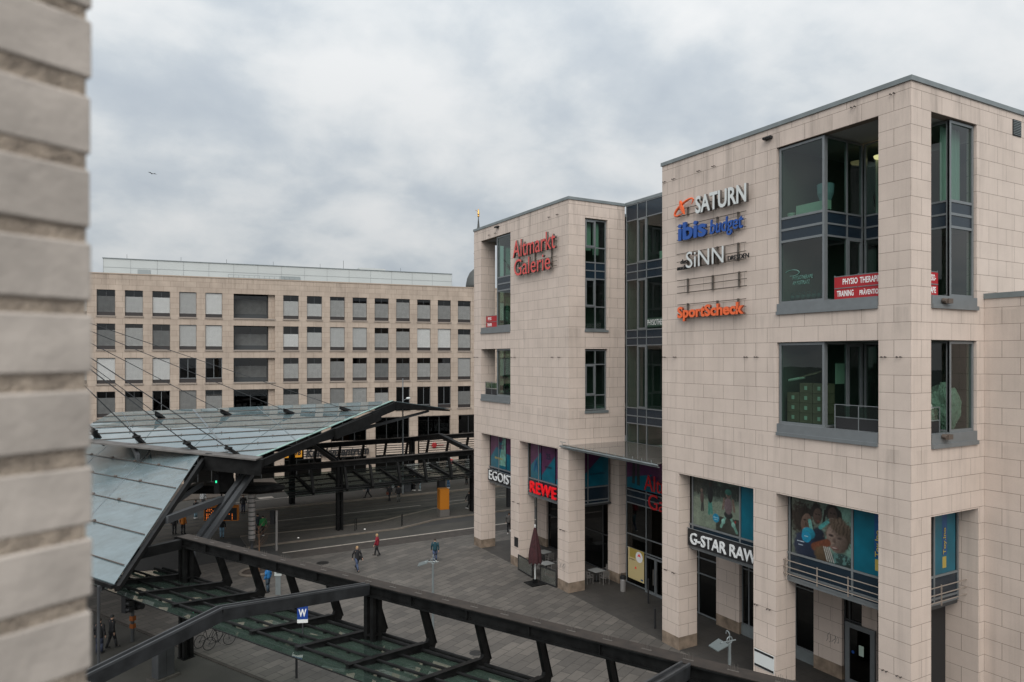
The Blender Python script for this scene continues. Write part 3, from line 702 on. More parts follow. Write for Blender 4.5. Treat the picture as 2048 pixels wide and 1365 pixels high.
T(o, 'Galerie', 28.85, 20.78, 4.8, 1.16, m_redsign, m_return, depth=.16, bold=.0)
rails(o, -2.6, 3.0, (0.2, .5, .8, 1.5, 1.8, 2.1), (2.4, .2, -1.9))

# fascia signs of the arcade
def fascia(label, y0, y1, txt, m, x=.56, panel=True, zb=5.40, zt=6.22, ty=None, tw=None, bold=.03, ht=None, space=1.0):
    o = sign('fascia_sign', label, (y0+y1)/2, zb)
    cy = (y0+y1)/2
    p = MB()
    if panel:
        p.box(x-.03, x+.07, y0-cy, y1-cy, -.02, zt-zb).build('backing_panel', m_black, o)
        MB().tube((x-.06,y0-cy,zt-zb+.04),(x-.06,y1-cy,zt-zb+.04),.02).build('top_rail', m_alu, o)
    else:
        for k in range(4): p.tube((x-.03,y0-cy,.06+k*.22),(x-.03,y1-cy,.06+k*.22),.02)
        p.build('mounting_rail', m_aluD, o)
    text_obj('lettering', txt, tw, ht, m, o, (x-.05, ty-cy, .10), ROT_X, depth=.06 if panel else .10, bold=bold, m_side=None, space=space)
    return o
m_wl = mat('white_letters', (.66,.67,.67), .4)
m_rl = mat('red_letters_flat', (.75,.006,.012), .4, emit=((1,.02,.03), .10))
fascia('black fascia sign with squared white capitals over the first bay of the near block', 7.3, 12.05, 'G-STAR RAW', m_wl, ty=11.82, tw=4.3, ht=.58, bold=.012)
fascia('black fascia sign with thin white capitals over the end bay of the far block', 29.6, 34.36, 'EGOIST', m_wl, ty=34.1, tw=3.9, ht=.70, bold=.0)
fascia('bold red capitals on dark rails over the middle bay of the far block', 23.45, 28.2, 'REWE', m_rl, panel=False, ty=27.75, tw=3.35, ht=.80, bold=.012, space=1.12)
o = thing('fascia_rail', 'bare metal rails in front of navy panels round the corner of the near block', 'rail', (0,0,5.4))
r_ = MB()
for k in range(3): z = .16+k*.29; r_.path([(.45,6.0,z),(.45,.45,z),(4.55,.45,z)], .022)
for p in ((.45,5.9),(.45,4.3),(.45,2.86),(4.5,.45),(2.7,.45)): r_.box(p[0]-.01,p[0]+.03,p[1]-.02,p[1]+.02,.0,.8)
r_.build('rail_bar', mat('rail_beige', (.30,.25,.21), .5, .3), o)
o = thing('sign_lettering', 'tall thin red lettering under the glass entrance canopy between the blocks', 'sign', (4.2, 18, 5.5))
m_rdim = mat('dull_red', (.42,.006,.010), .45)
text_obj('lettering', 'Altmarkt', 4.6, .98, m_rdim, o, (0,1.85,1.1), ROT_X, depth=.05)
text_obj('lettering', 'Galerie', 4.0, .95, m_rdim, o, (0,1.45,-.02), ROT_X, depth=.05)

# ================================================================== posters behind the upper shop windows
def circ(cx_, cy_, r, asp=1.0, n=16, a0=0, a1=2*math.pi): return [(cx_+r*math.cos(a0+(a1-a0)*k/n), cy_+r*asp*math.sin(a0+(a1-a0)*k/n)) for k in range(n)]
def poster(label, axis, pos, s_left, s_right, z0, z1, bg, shapes, texts=(), name='poster'):
    """flat print; picture coordinates run 0..1 left to right and bottom to top"""
    W = abs(s_right-s_left); H_ = z1-z0
    o = MB().box(0, W, 0, H_, -.012, 0).build(name, bg)
    tag(o, label, 'poster')
    rot = ROT_X if axis == 'x' else ROT_Y
    o.matrix_world = Matrix.Translation((pos, s_left, z0) if axis == 'x' else (s_left, pos, z0)) @ rot.to_4x4()
    for i, (m, poly, nm) in enumerate(shapes):
        c = [(min(max(x,.004),.996)*W, min(max(y,.004),.996)*H_) for x, y in poly]
        p = MB().prism(c, .001+i*.0006, .0014+i*.0006).build(nm, m, o)
    for (s, x, y, wd, ht, m) in texts:
        text_obj('print_text', s, wd*W, ht*H_, m, o, (x*W, y*H_, .02), Matrix.Identity(3), depth=.004, bold=.02)
    return o
m_grn = mat('print_sage', (.075,.095,.075), .4, vary=.6, vscale=1.2); m_path = mat('print_path', (.12,.15,.115), .4, vary=.25, vscale=2); m_pdark = mat('print_dark', (.018,.02,.018), .5, vary=.5, vscale=3)
m_mintp = mat('print_mint', (.12,.26,.215), .4, vary=.4, vscale=3); m_skin1 = mat('print_skin', (.085,.055,.042), .4, vary=.6, vscale=3.5); m_skin2 = mat('print_skin_pale', (.125,.09,.072), .4, vary=.55, vscale=3)
m_pink = mat('print_mauve', (.12,.08,.085), .4, vary=.3, vscale=5); m_disc = mat('print_disc', (.008,.17,.29), .4); m_hair = mat('print_hair', (.017,.013,.010), .4, vary=.7, vscale=5); m_hair2 = mat('print_brown_hair', (.055,.038,.026), .4, vary=.65, vscale=7)
m_strp = mat('print_stripes', (.24,.24,.22), .5); m_rustp = mat('print_rust', (.11,.035,.018), .4, vary=.4, vscale=4); m_navyp = mat('print_navy', (.01,.02,.045), .5); m_goldt = mat('print_gold', (.36,.27,.06), .5)
limb = lambda x0,y0,x1,y1,w: [(x0-w,y0),(x0+w,y0),(x1+w,y1),(x1-w,y1)]

import numpy as np
def painted_poster(label, pos, s_left, s_right, z0, z1, paint, nx=150):
    """a photographic print: colours painted per vertex of a fine flat grid"""
    W = abs(s_right-s_left); H_ = z1-z0; ny = int(nx*H_/W)
    xs, ys = np.meshgrid(np.linspace(0,1,nx), np.linspace(0,1,ny))
    img = paint(xs, ys, W/H_)
    rs = np.random.RandomState(4); g = rs.rand(ny//3+2, nx//3+2)
    gr = g[(np.arange(ny)//3)][:, (np.arange(nx)//3)]
    img = np.clip(img*(.86+.28*gr[...,None]), 0, 1)
    v = [(x*W, y*H_, 0) for x, y in zip(xs.ravel(), ys.ravel())]
    f = [(j*nx+i, j*nx+i+1, (j+1)*nx+i+1, (j+1)*nx+i) for j in range(ny-1) for i in range(nx-1)]
    b = len(v); v += [(0,0,-.012),(W,0,-.012),(W,H_,-.012),(0,H_,-.012)]; f.append((b+3,b+2,b+1,b))
    me = bpy.data.meshes.new('poster'); me.from_pydata(v, [], f); me.update()
    ca = me.color_attributes.new('print', 'FLOAT_COLOR', 'POINT')
    c = np.ones((len(v),4), dtype=np.float32); c[:b,:3] = img.reshape(-1,3); c[b:,:3] = .05
    ca.data.foreach_set('color', c.ravel())
    m = mat('photo_print', (.1,.1,.1), .35); t = m.node_tree; a = t.nodes.new('ShaderNodeVertexColor'); a.layer_name = 'print'
    t.links.new(a.outputs[0], t.nodes['Principled BSDF'].inputs['Base Color']); me.materials.append(m)
    o = bpy.data.objects.new('poster', me); COL.objects.link(o); tag(o, label, 'poster')
    o.matrix_world = Matrix.Translation((pos, s_left, z0)) @ ROT_X.to_4x4(); return o
def _noise(xs, ys, sc, seed):
    rs = np.random.RandomState(seed); out_ = np.zeros_like(xs)
    for o_, a in ((1,.5),(2,.3),(4,.2)):
        n = int(sc*o_)+3; g = rs.rand(n, n); fx, fy = xs*(n-2), ys*(n-2); i, j = fx.astype(int), fy.astype(int); u, v = fx-i, fy-j; u = u*u*(3-2*u); v = v*v*(3-2*v)
        out_ += a*((g[j,i]*(1-u)+g[j,i+1]*u)*(1-v)+(g[j+1,i]*(1-u)+g[j+1,i+1]*u)*v)
    return out_
class Paint:
    def __init__(s, xs, ys, asp): s.x = xs*asp; s.y = ys; s.u = xs; s.asp = asp; s.img = np.zeros(xs.shape+(3,)); s.n = _noise(xs, ys, 9, 1); s.n2 = _noise(xs, ys, 26, 2)
    def fill(s, m, c, light=None):
        c = np.array(c); m = np.clip(m,0,1)[...,None]
        col = c*(np.ones_like(s.x) if light is None else light)[...,None]
        s.img = s.img*(1-m)+col*m
    def ell(s, cx_, cy_, rx, ry, c, ang=0, soft=.12, shade=.5, wob=.0, hair=0):
        a = math.radians(ang); dx = s.x-cx_*s.asp; dy = s.y-cy_; X = (dx*math.cos(a)+dy*math.sin(a))/rx; Y = (-dx*math.sin(a)+dy*math.cos(a))/ry
        d = np.sqrt(X*X+Y*Y)*(1+wob*(s.n2-.5)*2)
        li = 1+shade*(.55*Y-.5*X-.2)
        if hair: li = li*(.55+.9*np.abs(np.sin(X*hair+s.n*6)))
        s.fill((1-d)/soft+.5, c, np.clip(li,.15,2))
    def line(s, x0, y0, x1, y1, w, c, soft=.3):
        ax, ay, bx, by = x0*s.asp, y0, x1*s.asp, y1; L2 = (bx-ax)**2+(by-ay)**2
        t = np.clip(((s.x-ax)*(bx-ax)+(s.y-ay)*(by-ay))/L2,0,1); d = np.hypot(s.x-ax-t*(bx-ax), s.y-ay-t*(by-ay))
        s.fill((1-d/w)/soft+.5, c, .75+.5*s.n2)
def paint_skate(xs, ys, asp):
    p = Paint(xs, ys, asp); p.fill(np.ones_like(xs), (.075,.10,.080), .5+1.0*p.n)
    p.fill((.60-p.y+.08*(p.n-.5))/.05, (.135,.165,.125), .75+.5*p.n)                # path
    p.fill((p.y-.58-.10*p.n2)/.06, (.020,.026,.022), .4+1.4*p.n2)                      # trees
    p.fill((p.y-.80-.2*p.n)/.1*((p.u > .45)), (.075,.11,.085))
    p.fill(((p.u-.50)/.02)*((.26-p.y+.05*p.u)/.04 > 0), (.030,.032,.026), .6+.8*p.n)
    for k in range(9): p.line(.06+.11*k,.60,.06+.11*k+.01,.80,.006,(.06,.07,.06))
    p.line(.36,.30,.37,.52,.035,(.04,.15,.12)); p.line(.42,.32,.39,.54,.035,(.05,.17,.14)); p.ell(.385,.68,.075,.17,(.016,.018,.018)); p.ell(.39,.88,.04,.05,(.035,.025,.02))
    p.line(.19,.32,.20,.52,.02,(.03,.032,.03)); p.line(.23,.33,.22,.52,.02,(.03,.032,.03)); p.ell(.20,.58,.055,.10,(.07,.05,.045)); p.ell(.19,.72,.035,.042,(.12,.085,.07))
    p.line(.62,.10,.72,.32,.030,(.11,.21,.17)); p.line(.95,.06,.83,.30,.030,(.10,.20,.16)); p.ell(.67,.21,.05,.05,(.17,.33,.28)); p.ell(.88,.19,.05,.05,(.16,.31,.26)); p.ell(.92,.25,.018,.03,(.22,.02,.02))
    p.ell(.775,.36,.11,.075,(.022,.024,.024)); p.ell(.775,.53,.105,.16,(.115,.085,.09), shade=.3); p.line(.66,.46,.69,.66,.026,(.12,.085,.068)); p.line(.90,.46,.87,.66,.026,(.11,.075,.06))
    p.ell(.775,.76,.062,.078,(.13,.095,.078)); p.ell(.775,.735,.03,.012,(.05,.03,.025)); p.ell(.775,.80,.082,.060,(.028,.10,.08), soft=.2)
    p.ell(.51,.24,.088,.088,(.008,.16,.27), shade=0, soft=.04); p.line(.46,.25,.56,.25,.006,(.25,.4,.45)); p.line(.48,.21,.55,.21,.005,(.25,.4,.45))
    return p.img
def paint_kids(xs, ys, asp):
    p = Paint(xs, ys, asp); p.fill(np.ones_like(xs), (.085,.105,.085), .45+1.1*p.n)
    p.fill((p.u-.45)/.4, (.10,.19,.155), .6+.8*p.n)
    p.ell(.18,.62,.24,.27,(.014,.011,.009), soft=.35, wob=.5, hair=7)
    p.ell(.26,.57,.105,.17,(.095,.062,.048), ang=-14); p.ell(.235,.62,.03,.014,(.02,.014,.012), soft=.6); p.ell(.30,.60,.025,.013,(.02,.014,.012), soft=.6); p.ell(.25,.55,.018,.04,(.055,.035,.028), soft=.8); p.ell(.245,.46,.05,.028,(.13,.05,.04), ang=-10, soft=.5); p.ell(.245,.468,.035,.010,(.3,.28,.25), soft=.5)
    p.ell(.43,.80,.12,.15,(.016,.013,.011), soft=.3, wob=.3); p.ell(.455,.73,.085,.14,(.07,.047,.037), ang=-8); p.ell(.43,.76,.022,.011,(.015,.01,.01), soft=.6); p.ell(.48,.76,.02,.011,(.015,.01,.01), soft=.6); p.ell(.47,.64,.035,.02,(.10,.04,.03), soft=.5)
    p.ell(.71,.84,.145,.16,(.013,.011,.010), soft=.25, wob=.3, hair=6); p.line(.585,.85,.55,.60,.022,(.014,.012,.010)); p.line(.83,.86,.86,.58,.024,(.014,.012,.010)); p.ell(.705,.80,.09,.13,(.055,.038,.031)); p.ell(.675,.83,.02,.010,(.01,.008,.008), soft=.6); p.ell(.735,.83,.02,.010,(.01,.008,.008), soft=.6); p.ell(.705,.74,.035,.012,(.25,.2,.18), soft=.5)
    p.ell(.26,.16,.26,.26,(.012,.020,.040), soft=.2, wob=.2); p.ell(.47,.38,.13,.16,(.010,.013,.022), soft=.25)
    p.line(.50,.55,.66,.70,.034,(.05,.22,.21)); p.ell(.67,.71,.03,.035,(.13,.09,.07)); p.line(.36,.42,.32,.62,.034,(.10,.24,.21))
    p.ell(.30,.40,.13,.10,(.012,.17,.24), soft=.15)
    p.ell(.80,.50,.25,.26,(.050,.036,.026), soft=.22, wob=.25, hair=9)
    p.ell(.77,.42,.185,.24,(.135,.098,.080), ang=16, soft=.14, shade=.7); p.ell(.84,.62,.21,.13,(.062,.045,.032), ang=-12, soft=.4, wob=.3, hair=11)
    p.ell(.68,.46,.045,.020,(.035,.024,.02), soft=.7); p.ell(.82,.44,.045,.020,(.035,.024,.02), soft=.7); p.ell(.73,.37,.03,.055,(.085,.058,.046), soft=.8); p.ell(.72,.33,.035,.018,(.17,.125,.10), soft=.8); p.ell(.74,.26,.075,.024,(.13,.055,.045), soft=.5); p.ell(.74,.263,.05,.009,(.28,.25,.22), soft=.6); p.ell(.88,.33,.06,.13,(.07,.05,.04), soft=.9)
    p.line(.40,.20,.62,.32,.065,(.105,.035,.018)); p.ell(.55,.10,.17,.14,(.07,.045,.025), soft=.3, wob=.3); p.ell(.86,.07,.22,.13,(.018,.035,.033), soft=.2); p.fill(((p.n2 > .52)&(p.y < .18)&(p.u > .72))*1.0, (.06,.13,.12))
    for k in range(4): p.line(.62+.035*k,.02,.56+.03*k,.24,.010,(.26,.26,.24))
    p.ell(.26,.33,.095,.095,(.008,.17,.28), shade=0, soft=.05); p.line(.23,.34,.29,.34,.005,(.25,.4,.45)); p.line(.10,.23,.22,.23,.007,(.3,.35,.4)); p.line(.12,.17,.2,.17,.006,(.3,.35,.4))
    return p.img
painted_poster('large print of a child roller skating, above the squared white capitals', .735, 11.86, 8.80, 6.47, 8.96, paint_skate)
painted_poster('large print of laughing children crowding together, above the bare fascia rails', .735, 5.80, 2.92, 6.47, 8.96, paint_kids)
def toybanner(label, axis, pos, l, r, full=True):
    W = abs(r-l); b0 = .55 if axis == 'x' else .36
    o = poster(label, axis, pos, l, r, 6.47, 8.96, m_teal, [(m_tealD, [(b0,.28),(b0+.24,.28),(b0+.24,.97),(b0,.97)], 'print_band'), (m_goldt, [(b0+.02,.08),(b0+.2,.08),(b0+.2,.26),(b0+.02,.26)], 'print_label')])
    me = text_obj('print_text', 'Toy.Ino', 1.05, .16*W*1.1, m_goldt, o, ((b0+.20)*W, .30*2.49, .02), Matrix(((0,-1,0),(1,0,0),(0,0,1))), depth=.004, bold=.02)
    return o
toybanner('turquoise banner with vertical gold lettering next to the roller skating print', 'x', .742, 8.68, 7.35)
toybanner('turquoise banner with vertical gold lettering next to the print of laughing children', 'x', .742, 2.80, 1.2)
toybanner('turquoise banner with vertical gold lettering in the side window round the corner', 'y', .76, 2.78, 4.22)
mk = lambda pts: pts
def shop_print(label, axis, pos, l, r, z0, z1, diag, texts=(), extra=()):
    return poster(label, axis, pos, l, r, z0, z1, m_purple, [(m_teal, diag, 'print_blue_half')] + list(extra), texts)
shop_print('plum and blue print with lettering in the end bay of the far block', 'x', .74, 34.30, 31.85, 6.47, 8.96, [(0,0),(1,0),(1,.75),(.75,.9),(.35,.62),(0,.30)],
           [('MP.', .52,.80,.34,.13, m_purple), ('ADES', .42,.60,.46,.14, m_purple), ('ESSEN', .30,.27,.5,.06, m_goldt)], [(m_mintp, [(.55,.1),(.99,.1),(.99,.95),(.8,.95)], 'print_mint')])
shop_print('narrow plum and blue print strip beside the end pillar of the far block', 'x', .74, 31.75, 29.6, 6.47, 8.96, [(0,0),(1,0),(1,.4),(0,.5)])
shop_print('plum print with rising blue corner, left pane over the red capitals', 'x', .74, 28.15, 26.75, 6.47, 8.96, [(0,0),(1,0),(1,.78),(0,.35)], [('/\\', .3,.2,.4,.3, m_tealD)])
shop_print('plum print with blue corner and small writing, middle pane over the red capitals', 'x', .74, 26.65, 24.95, 6.47, 8.96, [(0,0),(1,0),(1,.75),(0,.15)], [('25', .35,.62,.3,.16, m_navyp), ('SHOPPEN', .25,.38,.5,.05, m_navyp)])
shop_print('narrow plum and blue print strip, right pane over the red capitals', 'x', .74, 24.85, 23.2, 6.47, 8.96, [(0,0),(1,0),(1,.6),(0,.1)])
shop_print('dim plum and blue print on the side of the far block under the glass canopy', 'y', 23.02, 1.35, 3.75, 6.47, 8.96, [(0,0),(1,0),(1,.98),(0,.2)], [('SHOPPEN', .35,.3,.5,.05, m_navyp)])
shop_print('dim print with dark trousered legs behind the tall thin red lettering', 'x', 4.515, 22.02, 17.8, 6.42, 9.1, [(0,0),(1,0),(1,.55),(0,.25)], (), [(m_pdark, limb(.16,.12,.18,.85,.035), 'print_leg'), (m_pdark, limb(.28,.10,.27,.85,.035), 'print_leg'), (m_purple, [(.5,.3),(1,.9),(1,.2)], 'print_plum')])
poster('yellow and cream entrance poster with a round red logo, left of the glass doors', 'x', 4.40, 21.75, 20.15, .52, 2.52, m_cream,
       [(m_goldt, [(.1,.7),(1,.7),(1,1),(.1,1)], 'print_gold'), (m_white, circ(.70,.78,.22,.8), 'print_disc'), (m_rl, [(.58,.78),(.70,.90),(.82,.78),(.74,.80),(.66,.80)], 'print_roof'), (m_rl, [(.42,.38),(.55,.36),(.50,.46)], 'print_mark'), (m_tealD, [(.8,.05),(.95,.05),(.95,.1),(.8,.1)], 'print_mark')],
       [('seit 20 Jahren', .08,.62,.4,.04, m_pdark)])
# plaques on pillars
pq = MB().box(-.02,0,6.12,7.22,1.12,1.90).build('wall_plaque', m_silver); tag(pq, 'white board with black bars low on the middle pillar of the near block', 'sign')
MB().box(-.028,-.021,6.14,7.20,1.78,1.88).box(-.028,-.021,6.14,7.20,1.14,1.24).build('black_bar', m_black, pq)
pq = MB().box(-.03,0,28.66,29.2,1.42,2.10).build('wall_plaque', m_black, bevel=.01); tag(pq, 'small dark plaque on the middle pillar of the far block', 'sign')
def graffiti(label, y0, z0, x=-.006):
    c = MB()
    for k in range(5):
        pts = [(x, y0-.14*k-.1*random.random()*j, z0+.16*random.random()+.12*j) for j in range(4)]
        c.path(pts, .010, 4)
    return tag(c.build('graffiti', mat('grey_spray', (.19,.185,.18), .8)), label, 'graffiti')
graffiti('grey scrawled graffiti low on the corner pillar of the far block', 23.3, 1.35)
graffiti('faint scrawled graffiti on the stone pier behind the shop window pillars', 6.7, 1.5, 4.27)

# ================================================================== things in and on the loggias
m_red2 = mat('banner_red', (.36,.010,.016), .5)
def red_banner(label, loc, rot, ax, rows, bars=True):
    o = thing('balcony_banner', label, 'banner', loc)
    W = 2*1.05
    MB().box(0,W,.0,.92,-.015,0).build('banner_sheet', m_red2, o)
    f = MB()
    for x in (0, W/2, W): f.box(x-.02,x+.02,-.25,1.0,-.035,-.018)
    f.box(.02,W/2-.02,.45,.485,.002,.02).box(W/2+.02,W-.02,.45,.485,.002,.02).box(-.02,W,.93,.96,-.03,.0).box(-.02,W,-.03,0,-.03,.0)
    f.build('railing_frame', m_alu, o)
    for (s, x, z, wd) in rows: text_obj('lettering', s, wd, .24, m_white, o, (x,z,.003), Matrix.Identity(3), depth=.004, bold=.02)
    o.matrix_world = Matrix.Translation(loc) @ rot.to_4x4()
    return o
red_banner('red balcony banner with white capitals on the upper front balcony of the near block', (.38,3.42,17.33), ROT_X, 'x', [('PHYSIO', .38,.60,.66), ('THERAPIE', 1.13,.60,.85), ('TRAINING', .12,.13,.74), ('PRÄVENTION', 1.12,.13,.9)])
red_banner('red balcony banner behind the corner pillar on the side of the near block', (.22,.36,17.33), ROT_Y, 'y', [('PHYSIO-', 1.35,.60,.6), ('THERAPIE', 1.2,.13,.75)])
red_banner('small red balcony banner high on the far stone block', (.38,34.4,17.3), ROT_X, 'x', [('PHYSIO', .3,.60,.6), ('THERAPIE', .2,.13,.75)])
def railing(label, loc, rot, wd=2.1):
    o = thing('balcony_railing', label, 'railing', loc)
    f = MB()
    for x in (0, wd/2, wd): f.box(x-.018,x+.018,-.3,1.0,-.03,0)
    for z in (1.0,.5,-.02): f.box(0,wd,z-.015,z+.015,-.028,-.002)
    f.build('railing_frame', m_alu, o)
    MB().box(.05,wd-.05,.03,.47,-.02,-.012).build('railing_panel', m_black, o); MB().box(.05,wd-.05,.53,.95,-.018,-.012).build('glass_infill', m_glass, o)
    o.matrix_world = Matrix.Translation(loc) @ rot.to_4x4(); return o
railing('grey balcony railing with dark lower panels on the lower front balcony of the near block', (.32,3.36,12.1), ROT_X)
railing('grey balcony railing with dark lower panels behind the corner pillar on the lower side balcony', (.25,.32,12.1), ROT_Y, 2.13)
railing('grey balcony railing on the lower balcony of the far stone block', (.32,34.4,12.1), ROT_X)
# window lettering
o = thing('window_lettering', 'pale window lettering with thin ring logo, lower left pane of upper corner window', 'sign', (.128, 5.6, 18.1))
text_obj('lettering', 'PHYSIOTHERAPIE', 1.0, .16, m_mintp, o, (0,-.35,.22), ROT_X, depth=.003); text_obj('lettering', 'AM POSTPLATZ', .85, .16, m_mintp, o, (0,-.35,.0), ROT_X, depth=.003)
rg = MB()
for k in range(20):
    a = R(20)+k*R(270)/20; b = R(20)+(k+1)*R(270)/20; rg.tube((0,-.32+.36*math.cos(a),.52+.13*math.sin(a)),(0,-.32+.36*math.cos(b),.52+.13*math.sin(b)),.012,5)
rg.build('logo_ring', m_mintp, o)
o = thing('window_lettering', 'white lettering strip at the foot of the glazed link pane', 'sign', (4.50, 20.0, 16.95))
MB().box(0,.005,-2.1,-.05,0,.55).build('green_strip', mat('dark_green_film', (.02,.055,.035), .5), o)
text_obj('lettering', 'PHYSIOTHERAPIE', 2.0, .36, m_white, o, (-.004,-.08,.1), ROT_X, depth=.003)
# clutter behind the panes
o = thing('planter_box', 'long mint white box on thin legs behind the upper left pane', 'box', (.55, 4.55, 21.02))
MB().box(-.15,.15,-.75,.75,.12,.5).build('box_body', m_mint, o); MB().tube((0,-.6,-.02),(0,-.6,.12),.02).tube((0,.6,-.02),(0,.6,.12),.02).tube((0,0,-.02),(0,0,.12),.02).build('leg', m_white, o)
o = MB().lathe([(.14,0),(.20,.25),(.17,.27)],14).build('flower_pot', m_mint, loc=(.5,5.6,21.0)); tag(o, 'small pale green pot at the corner of the upper left pane', 'pot')
o = MB().lathe([(.12,0),(.32,.55),(.34,.95),(.30,.97)],16).build('exercise_ball_chair', mat('pale_blue',(.26,.36,.42),.6), loc=(.8,4.15,21.3)); tag(o, 'pale blue bucket seat behind the upper left pane', 'chair')
kb = []
def kettlebell():
    o = thing('kettlebell', 'teal kettlebell in the row along the foot of the corner window', 'kettlebell', (.5,5.55,17.45), 0, 'kettlebells along the window')
    m = mat('teal_iron', (.03,.085,.085), .5)
    MB().ball((0,0,.13),.13).build('bell', m, o); MB().torus((0,0,.27),.085,.022,'x',14,6).build('handle', m, o); return o
MB().box(.2,2.6,3.75,5.9,17.36,17.44).build('window_ledge', m_inner, mall)
k0 = kettlebell()
for i in range(1,7): k = copy_tree(k0); k.location = (.5, 5.55-i*.27, 17.45)
o = tag(MB().lathe([(.28,0),(.25,-.10),(.08,-.15)],18).build('ceiling_lamp', mat('lamp_glow', (.9,.8,.6), .5, emit=((1,.72,.38), 1.6)), loc=(3.1,3.2,23.55)), 'round lit ceiling lamp inside the upper corner room', 'lamp')
m_card = mat('cardboard', (.20,.15,.11), .85, vary=.2, vscale=2)
def carton(y, z, w_, h, lab):
    o = thing('cardboard_carton', lab, 'carton', (.75,y,z), 0, 'cartons stacked behind the lower corner window')
    MB().box(-.3,.3,-w_/2,w_/2,0,h-.005).build('carton_body', m_card, o, bevel=.008); MB().box(-.306,-.301,-.07,.07,h*.3,h*.68).build('paper_label', m_mint, o); return o
lab = 'brown carton with pale label in the stacks behind the lower corner window'
c0_ = carton(4.85, 12.22, .62, .42, lab)
for i, (y, n) in enumerate(((4.85,4),(4.2,4),(5.5,3))):
    for k in range(n):
        if i == 0 and k == 0: continue
        c = copy_tree(c0_); c.location = (.75, y, 12.22+k*.425)
MB().box(.42,2.6,3.75,5.9,12.10,12.21).build('window_ledge', m_inner, mall)
fl = MB()
fl.slab([(.45,5.2,14.15),(.45,4.3,14.35),(1.1,4.3,14.5),(1.1,5.2,14.3)], .03); tag(fl.build('carton_flap', m_card), 'open cardboard flap lying on top of the stacked cartons', 'cardboard')
tag(MB().tube((.5,5.75,14.0),(.5,4.95,14.15),.06).build('paper_roll', m_mint), 'pale paper roll lying across the carton tops', 'paper roll')
tag(MB().box(1.0,1.9,3.80,3.83,13.9,14.75).build('paper_sheet', m_mint), 'square pale sheet hung inside the lower balcony window', 'paper')
bm = bmesh.new(); bmesh.ops.create_icosphere(bm, subdivisions=5, radius=1)
from mathutils import noise as mnoise
for v in bm.verts:
    p = v.co.copy(); d = 1+.16*mnoise.noise(p*2.3)+.07*abs(mnoise.noise(p*6))+.05*mnoise.noise(p*13); v.co = Vector((p.x*.62*d, p.y*.55*d, p.z*.95*d))
me = bpy.data.meshes.new('plastic_sack'); bm.to_mesh(me); bm.free(); me.materials.append(mat('milky_film', (.33,.35,.31), .35, vary=.15, vscale=6))
for i, (p, sc, lb) in enumerate((((3.55,.85,13.0),1.0,'big bulging milky plastic sack in the right of the lower side window'), ((2.95,1.1,12.75),.8,'smaller greenish plastic sack left of the big one in the lower side window'))):
    ob = bpy.data.objects.new('plastic_sack', me); COL.objects.link(ob); ob.location = p; ob.scale = (sc,)*3; ob.rotation_euler = (0,0,i*2); tag(ob, lb, 'sack')
MB().box(2.75,4.3,.15,3.6,12.0,12.1).build('window_ledge', m_inner, mall)
m_leaf = mat('leaf_green', (.035,.06,.03), .7)
def plant(label, loc, h, n):
    o = thing('potted_plant', label, 'plant', loc); MB().lathe([(.16,0),(.22,.35),(.2,.36)],12).build('pot', m_wood, o)
    lf = MB()
    for k in range(n):
        a = random.random()*6.28; l = h*(.6+.4*random.random()); ox = math.cos(a); oy = math.sin(a)
        pts = [Vector((ox*l*.5*t, oy*l*.5*t, .35+l*(t-.45*t*t))) for t in (0,.35,.7,1)]
        pr_ = Vector((-oy,ox,0))*.045
        for p, q, w1, w2 in zip(pts, pts[1:], (.6,1,.7), (1,.7,.05)): lf.quad(p-pr_*w1, p+pr_*w1, q+pr_*w2, q-pr_*w2)
    lf.build('leaves', m_leaf, o); return o
plant('spiky dark potted plant behind the upper pane of the far block', (.9,30.6,17.4), 1.5, 26)
plant('leafy dark potted plant in the top pane of the far block', (.9,30.9,20.7), 2.3, 40)
for i, (y, lb) in enumerate(((17.95,'white low box at the foot of the top pane in the glazed link'),)):
    tag(MB().box(5.0,5.25,y-.1,y+1.4,21.25,21.75).build('window_box', m_mint), lb, 'box')

def curtain(label, x0, x1, y, z0, z1, pitch=.11):
    n = int((x1-x0)/pitch*2); top = [(x0+(x1-x0)*k/n, y+.035*math.sin(k*math.pi/2*1.03)) for k in range(n+1)]
    c = MB()
    for (a, b), (c_, d) in zip(top, top[1:]): c.quad((a,b,z0),(c_,d,z0),(c_,d,z1),(a,b,z1))
    return tag(c.build('curtain', mat('pale_curtain', (.44,.47,.45), .9)), label, 'curtain', 'pale curtains in the corner rooms')
curtain('pale folded curtain behind the upper side window of the near block', 2.78, 4.18, .55, 21.0, 24.0)
curtain('short pale curtain edge beside the balcony door of the upper corner room', 3.05, 3.5, 3.4, 21.0, 23.6)
# ================================================================== office building across the square
CO = (-27.474, 77.601); CR = -math.atan2(.12122, .99263)
off = thing('office_building', 'long tan stone office block with rows of square windows and pale rooftop storey', 'building', (*CO, 0), CR)
rows = [19.78, 15.93, 12.02, 8.20]; WH = 2.93; WW = 1.84
cols = [.64+2.82*k for k in range(-3,5)] + [20.76+2.83*k for k in range(0,13)]
SHOWN = [.64+2.82*k for k in range(0,5)] + [20.76+2.83*k for k in range(0,9)]
holes = [(c, c+WW, z, z+WH) for c in cols for z in rows] + [(15.04,19.79,z,z+WH) for z in rows]
piers = [19.74-5.65*k for k in range(6,0,-1)] + [19.74+5.65*k for k in range(0,9)]
holes += [(a+1.15, b, .0, 7.2) for a, b in zip(piers, piers[1:])]
MB().wall((0,0,0), (1,0,0), (0,-1,0), -14, 60, 0, 24.5, holes, .45).build('stone_wall', m_stone_c, off)
MB().box(-14,60,.46,.9,24.0,24.4).box(-14,60,-.06,.5,24.5,24.62).build('roof_coping', mat('tan_coping',(.36,.28,.22),.8), off)
MB().box(-14,60,.9,22,24.1,24.3).build('roof', m_zinc, off)
